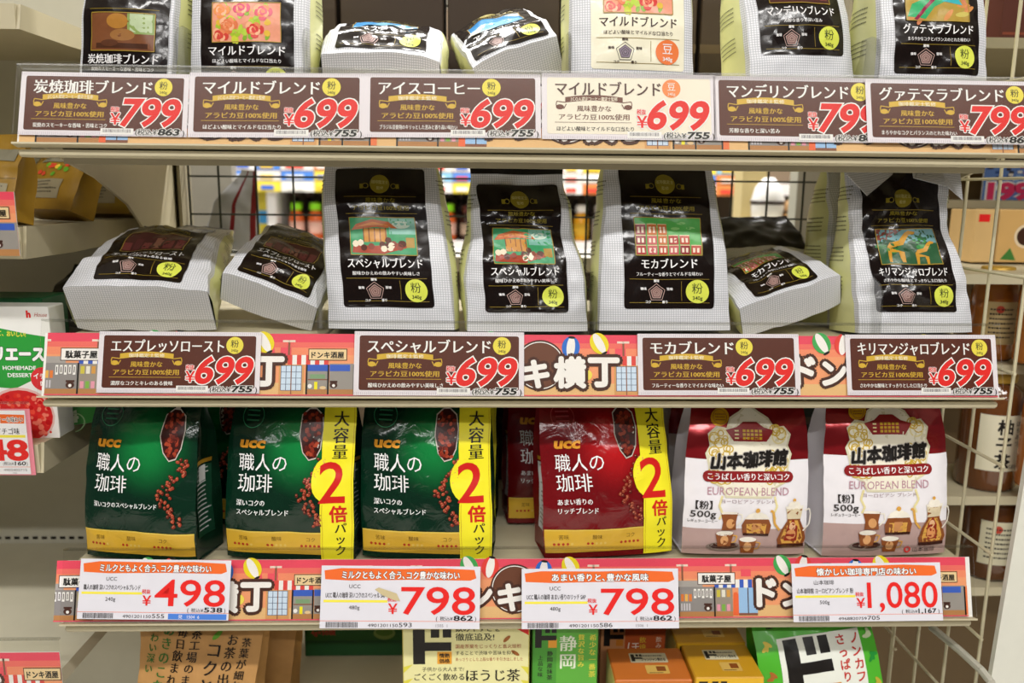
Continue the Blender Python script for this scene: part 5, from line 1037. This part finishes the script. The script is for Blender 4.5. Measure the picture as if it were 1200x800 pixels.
# ------------------------------------------------------------------ shelves across the aisle, seen through the wire mesh
FY = 1.75
def fz(v): return at(500, v, 'y', FY).z
def fx(u): return at(u, 240, 'y', FY).x
tag(MB().box(fx(150), fx(1000), FY + .34, FY + .36, 0, 2.0).build('back_board', mat('#6a5a48', .7)), 'dark back board of the shelves across the aisle', 'back board')
FS = {}
for nm, v, lb in (('a', 213, 'far shelf edge under the bright price tags'), ('b', 284, 'far shelf under the green-capped bottles'), ('c', 385, 'far shelf low across the aisle')):
    t = empty('far_shelf', Matrix.Translation((0, FY, fz(v))), lb, 'shelf', 'shelves across the aisle'); FS[nm] = fz(v)
    MB().box(fx(150), fx(1000), .02, .34, -.03, 0).build('deck', mat('#d8d4cc', .5), t)
    MB().box(fx(150), fx(1000), .0, .02, -.075 if nm != 'a' else -.03, .005).build('price_strip', mat('#e2dcd8', .5), t)
rd = random.Random(9); tagc = ('#e8e2dc', '#f0d84a', '#4f86d8', '#e88a4a', '#f2efe8', '#e66a7a', '#f0eee6', '#8ac0e0')
u = 276; i = 0
while u < 860:
    w = rd.uniform(16, 40)
    for v0, v1 in ((226, 214), (213, 202), (201, 189)):
        c = rd.choice(tagc); a, b = fx(u), fx(u + w - 1)
        t = empty('far_price_tag', Matrix.Translation((a, FY - .004, fz(v0))), 'blurred bright price tag on the far shelves behind the mesh', 'price tag', 'bright tags across the aisle')
        MB().box(0, b - a, 0, .002, 0, fz(v1) - fz(v0)).build('tag_paper', mat(c, .5), t)
        MB().box((b - a) * .15, (b - a) * .7, -.0015, -.0002, (fz(v1) - fz(v0)) * .2, (fz(v1) - fz(v0)) * .6).build('tag_print', mat(rd.choice(('#e64a3a', '#f2f0ea', '#3a6ad0', '#f0c83a')), .5), t)
    u += w
def bottle(name, label, grp, x, z, r, h, body, cap, lab=None, y=.08):
    t = empty(name, Matrix.Translation((x, FY + y, z)), label, 'bottle', grp)
    MB().lathe([(r * .95, 0), (r, .01), (r, h * .6), (r * .8, h * .7), (r * .45, h * .8), (r * .45, h * .82)], 14).build('bottle_body', mat(body, .2), t, True)
    MB().lathe([(r * .74, h * .8), (r * .74, h * .98), (r * .6, h)], 14).build('cap', mat(cap, .35), t, True)
    if lab: MB().lathe([(r * 1.02, h * .18), (r * 1.02, h * .5)], 14).build('wrap_label', mat(lab, .5), t, True)
zb = FS['b']
for u in range(340, 720, 23):
    if u < 470 or 500 < u < 545: bottle('sauce_bottle', 'blurred orange bottle with a lime green cap across the aisle', 'green-capped bottles across the aisle', fx(u), zb, .0235, .115, '#d8632a', '#8fe01e', '#e8b8a8')
    elif u > 630: bottle('sauce_bottle', 'blurred bottle with a white cap across the aisle', 'white-capped bottles across the aisle', fx(u), zb, .0235, .115, '#e0a020' if (u // 23) % 2 else '#d8d6d2', '#e8e4dc', '#d8a82a' if (u // 23) % 2 else '#e6e2de')
    else: bottle('sauce_bottle', 'blurred brown bottle with a dark cap across the aisle', 'dark-capped bottles across the aisle', fx(u), zb, .0225, .11, '#3a2018', '#5a2a20', '#b8a08a')
for u in range(330, 720, 16): bottle('dark_jar', 'blurred dark jar at the back of the far shelf', 'dark jars across the aisle', fx(u), zb, .016, .165, '#241a18', '#6a5a50', '#3f2a24', .2)
# colourful packs on the far left part and white block
for k, (u, c) in enumerate(((290, '#3fa0b0'), (302, '#c9b83a'))):
    t = empty('far_pack', Matrix.Translation((fx(u), FY + .06, zb)), ('blurred teal pack' if k == 0 else 'blurred olive pack') + ' beside the green-capped bottles across the aisle', 'pack')
    MB().box(-.018, .018, 0, .05, 0, .15, .003).build('pack_body', mat(c, .4), t); MB().box(-.014, .014, -.001, 0, .05, .09).build('pack_label', mat('#e6c23a' if k == 0 else '#3a8ac0', .4), t)
tag(MB().box(fx(309), fx(320), FY + .03, FY + .2, zb, zb + .16, .004).build('white_panel', WHITE), 'white end panel beside the packs across the aisle', 'panel')
# nearer items right behind the mesh: silver sachet, pale boxes, beige column, dark tin
root = empty('silver_sachet', None, 'silver sachet with dark red stripes standing behind the mesh on the left', 'sachet')
sb = Bag(112, ((0, 36), (60, 30), (112, 9)), ((0, 16), (70, 10), (112, 1)), ((0, 0),), ((0, 0), (60, 4), (112, 18)), 3, 3, 3, 121)
sb.body(root, [mat('#a9a9aa', .3, .3), film('#6a1418', .3)], lambda f, a, t: 1 if f in 'fb' and (abs(a - .75) < .12 or abs(a + .1) < .1) else 0)
rest(root, sb, at(268, 250, 'y', .42).x, .42, at(268, 296, 'y', .42).z - Z0, turn(4, 20, 6))
zs_ = at(268, 296, 'y', .42).z
tag(MB().box(at(225, 290, 'y', .42).x, at(1000, 290, 'y', .42).x, .375, .55, zs_ - .02, zs_ - .0002).build('gondola_shelf', mat('#d0ccc0', .45)), 'pale shelf right behind the dark wire mesh', 'shelf')
tag(MB().box(at(868, 250, 'y', 1.0).x, at(896, 250, 'y', 1.0).x, 1.0, 1.06, 0, 2.85).build('column', mat('#d2c08a', .6)), 'tan column standing behind the mesh on the right', 'column')
tag(MB().box(at(932, 250, 'y', .8).x, at(1010, 250, 'y', .8).x, .8, .84, 0, 2.4).build('partition', mat('#aaa898', .6)), 'grey-green partition behind the mesh on the right', 'partition')
for u, c, lb, v in ((898, '#f0eeea', 'white domed tub behind the mesh on the right', 208), (932, '#caa070', 'tan domed tub behind the mesh on the right', 232)):
    a = at(u, 262, 'y', .95); h = at(u, v, 'y', .95).z - a.z
    t = empty('domed_tub', Matrix.Translation((a.x, .95, a.z)), lb, 'tub', 'tubs behind the mesh'); MB().lathe([(.03, 0), (.034, h * .5), (.026, h * .8), (.01, h)], 18).build('tub_body', mat(c, .4), t, True); MB().lathe([(.0345, h * .42), (.0345, h * .5)], 18).build('tub_band', mat('#3a302a', .4), t, True)
a = at(915, 262, 'y', .95)
tag(MB().box(a.x - .09, a.x + .09, .9, 1.0 - .001, a.z - .02, a.z - .0002).build('far_shelf', mat('#cfc8b4', .5)), 'small pale shelf under the domed tubs', 'shelf')

# ------------------------------------------------------------------ dark cartons added for the shade at the back of the shelves, wire basket front
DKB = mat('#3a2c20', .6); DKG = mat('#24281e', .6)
def back_box(label, u0, u1, v, Y, z, h, m):  # dark box added where the shelf back is only shade
    a, b = at(u0, v, 'y', Y), at(u1, v, 'y', Y)
    carton('shade_carton', label, 'carton', (a.x + b.x) / 2, Y, z + DECK + Z0 + .0004, b.x - a.x, .07, h, m, lambda A, w, hh: A.rect('tape_strip', -w / 2, hh * .47, w / 2, hh * .53, mat('#54432f', .5), 0), group='added dark shade cartons at the back of the shelves')
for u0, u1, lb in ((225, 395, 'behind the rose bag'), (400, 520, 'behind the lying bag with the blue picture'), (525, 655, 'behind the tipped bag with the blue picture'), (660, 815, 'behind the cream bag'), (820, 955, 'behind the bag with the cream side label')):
    back_box('added dark shade carton on the top shelf ' + lb, u0, u1, 60, .25, T_, .165, DKB)
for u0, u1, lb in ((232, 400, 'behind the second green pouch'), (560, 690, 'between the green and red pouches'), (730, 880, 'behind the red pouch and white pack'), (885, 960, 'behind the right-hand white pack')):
    back_box('added dark shade carton on the pouch shelf ' + lb, u0, u1, 560, .27, B_, .160, DKG)
wb = empty('wire_basket', Matrix.Translation((0, .16, 0)), 'beige wire basket front low on the right beside the green tea pack', 'wire basket')
bx0, bx1 = at(1046, 760, 'y', .16).x, .462
nw = int((bx1 - bx0) / .0165)
wires(wb, [((bx0 + i * .0165, 0, .72), (bx0 + i * .0165, 0, .935)) for i in range(nw + 1)], .0013, WIRE_B)
wires(wb, [((bx0, -.003, z), (bx1, -.003, z)) for z in (.73, .80, .87, .934)], .0016, WIRE_B)
carton('shade_carton', 'olive carton in the shade behind the wire basket', 'carton', (bx0 + bx1) / 2 + .01, .262, LZ + .0004, bx1 - bx0 - .02, .07, .12, mat('#4a4a2c', .6), lambda A, w, hh: A.rect('tape_strip', -w / 2, hh * .5, w / 2, hh * .6, mat('#77703c', .5), 0))
tag(MB().box(at(224, 250, 'y', .9).x, at(274, 250, 'y', .9).x, .9, .93, 0, 2.2).build('partition', mat('#a8a49c', .6)), 'pale grey partition behind the mesh on the left', 'partition')
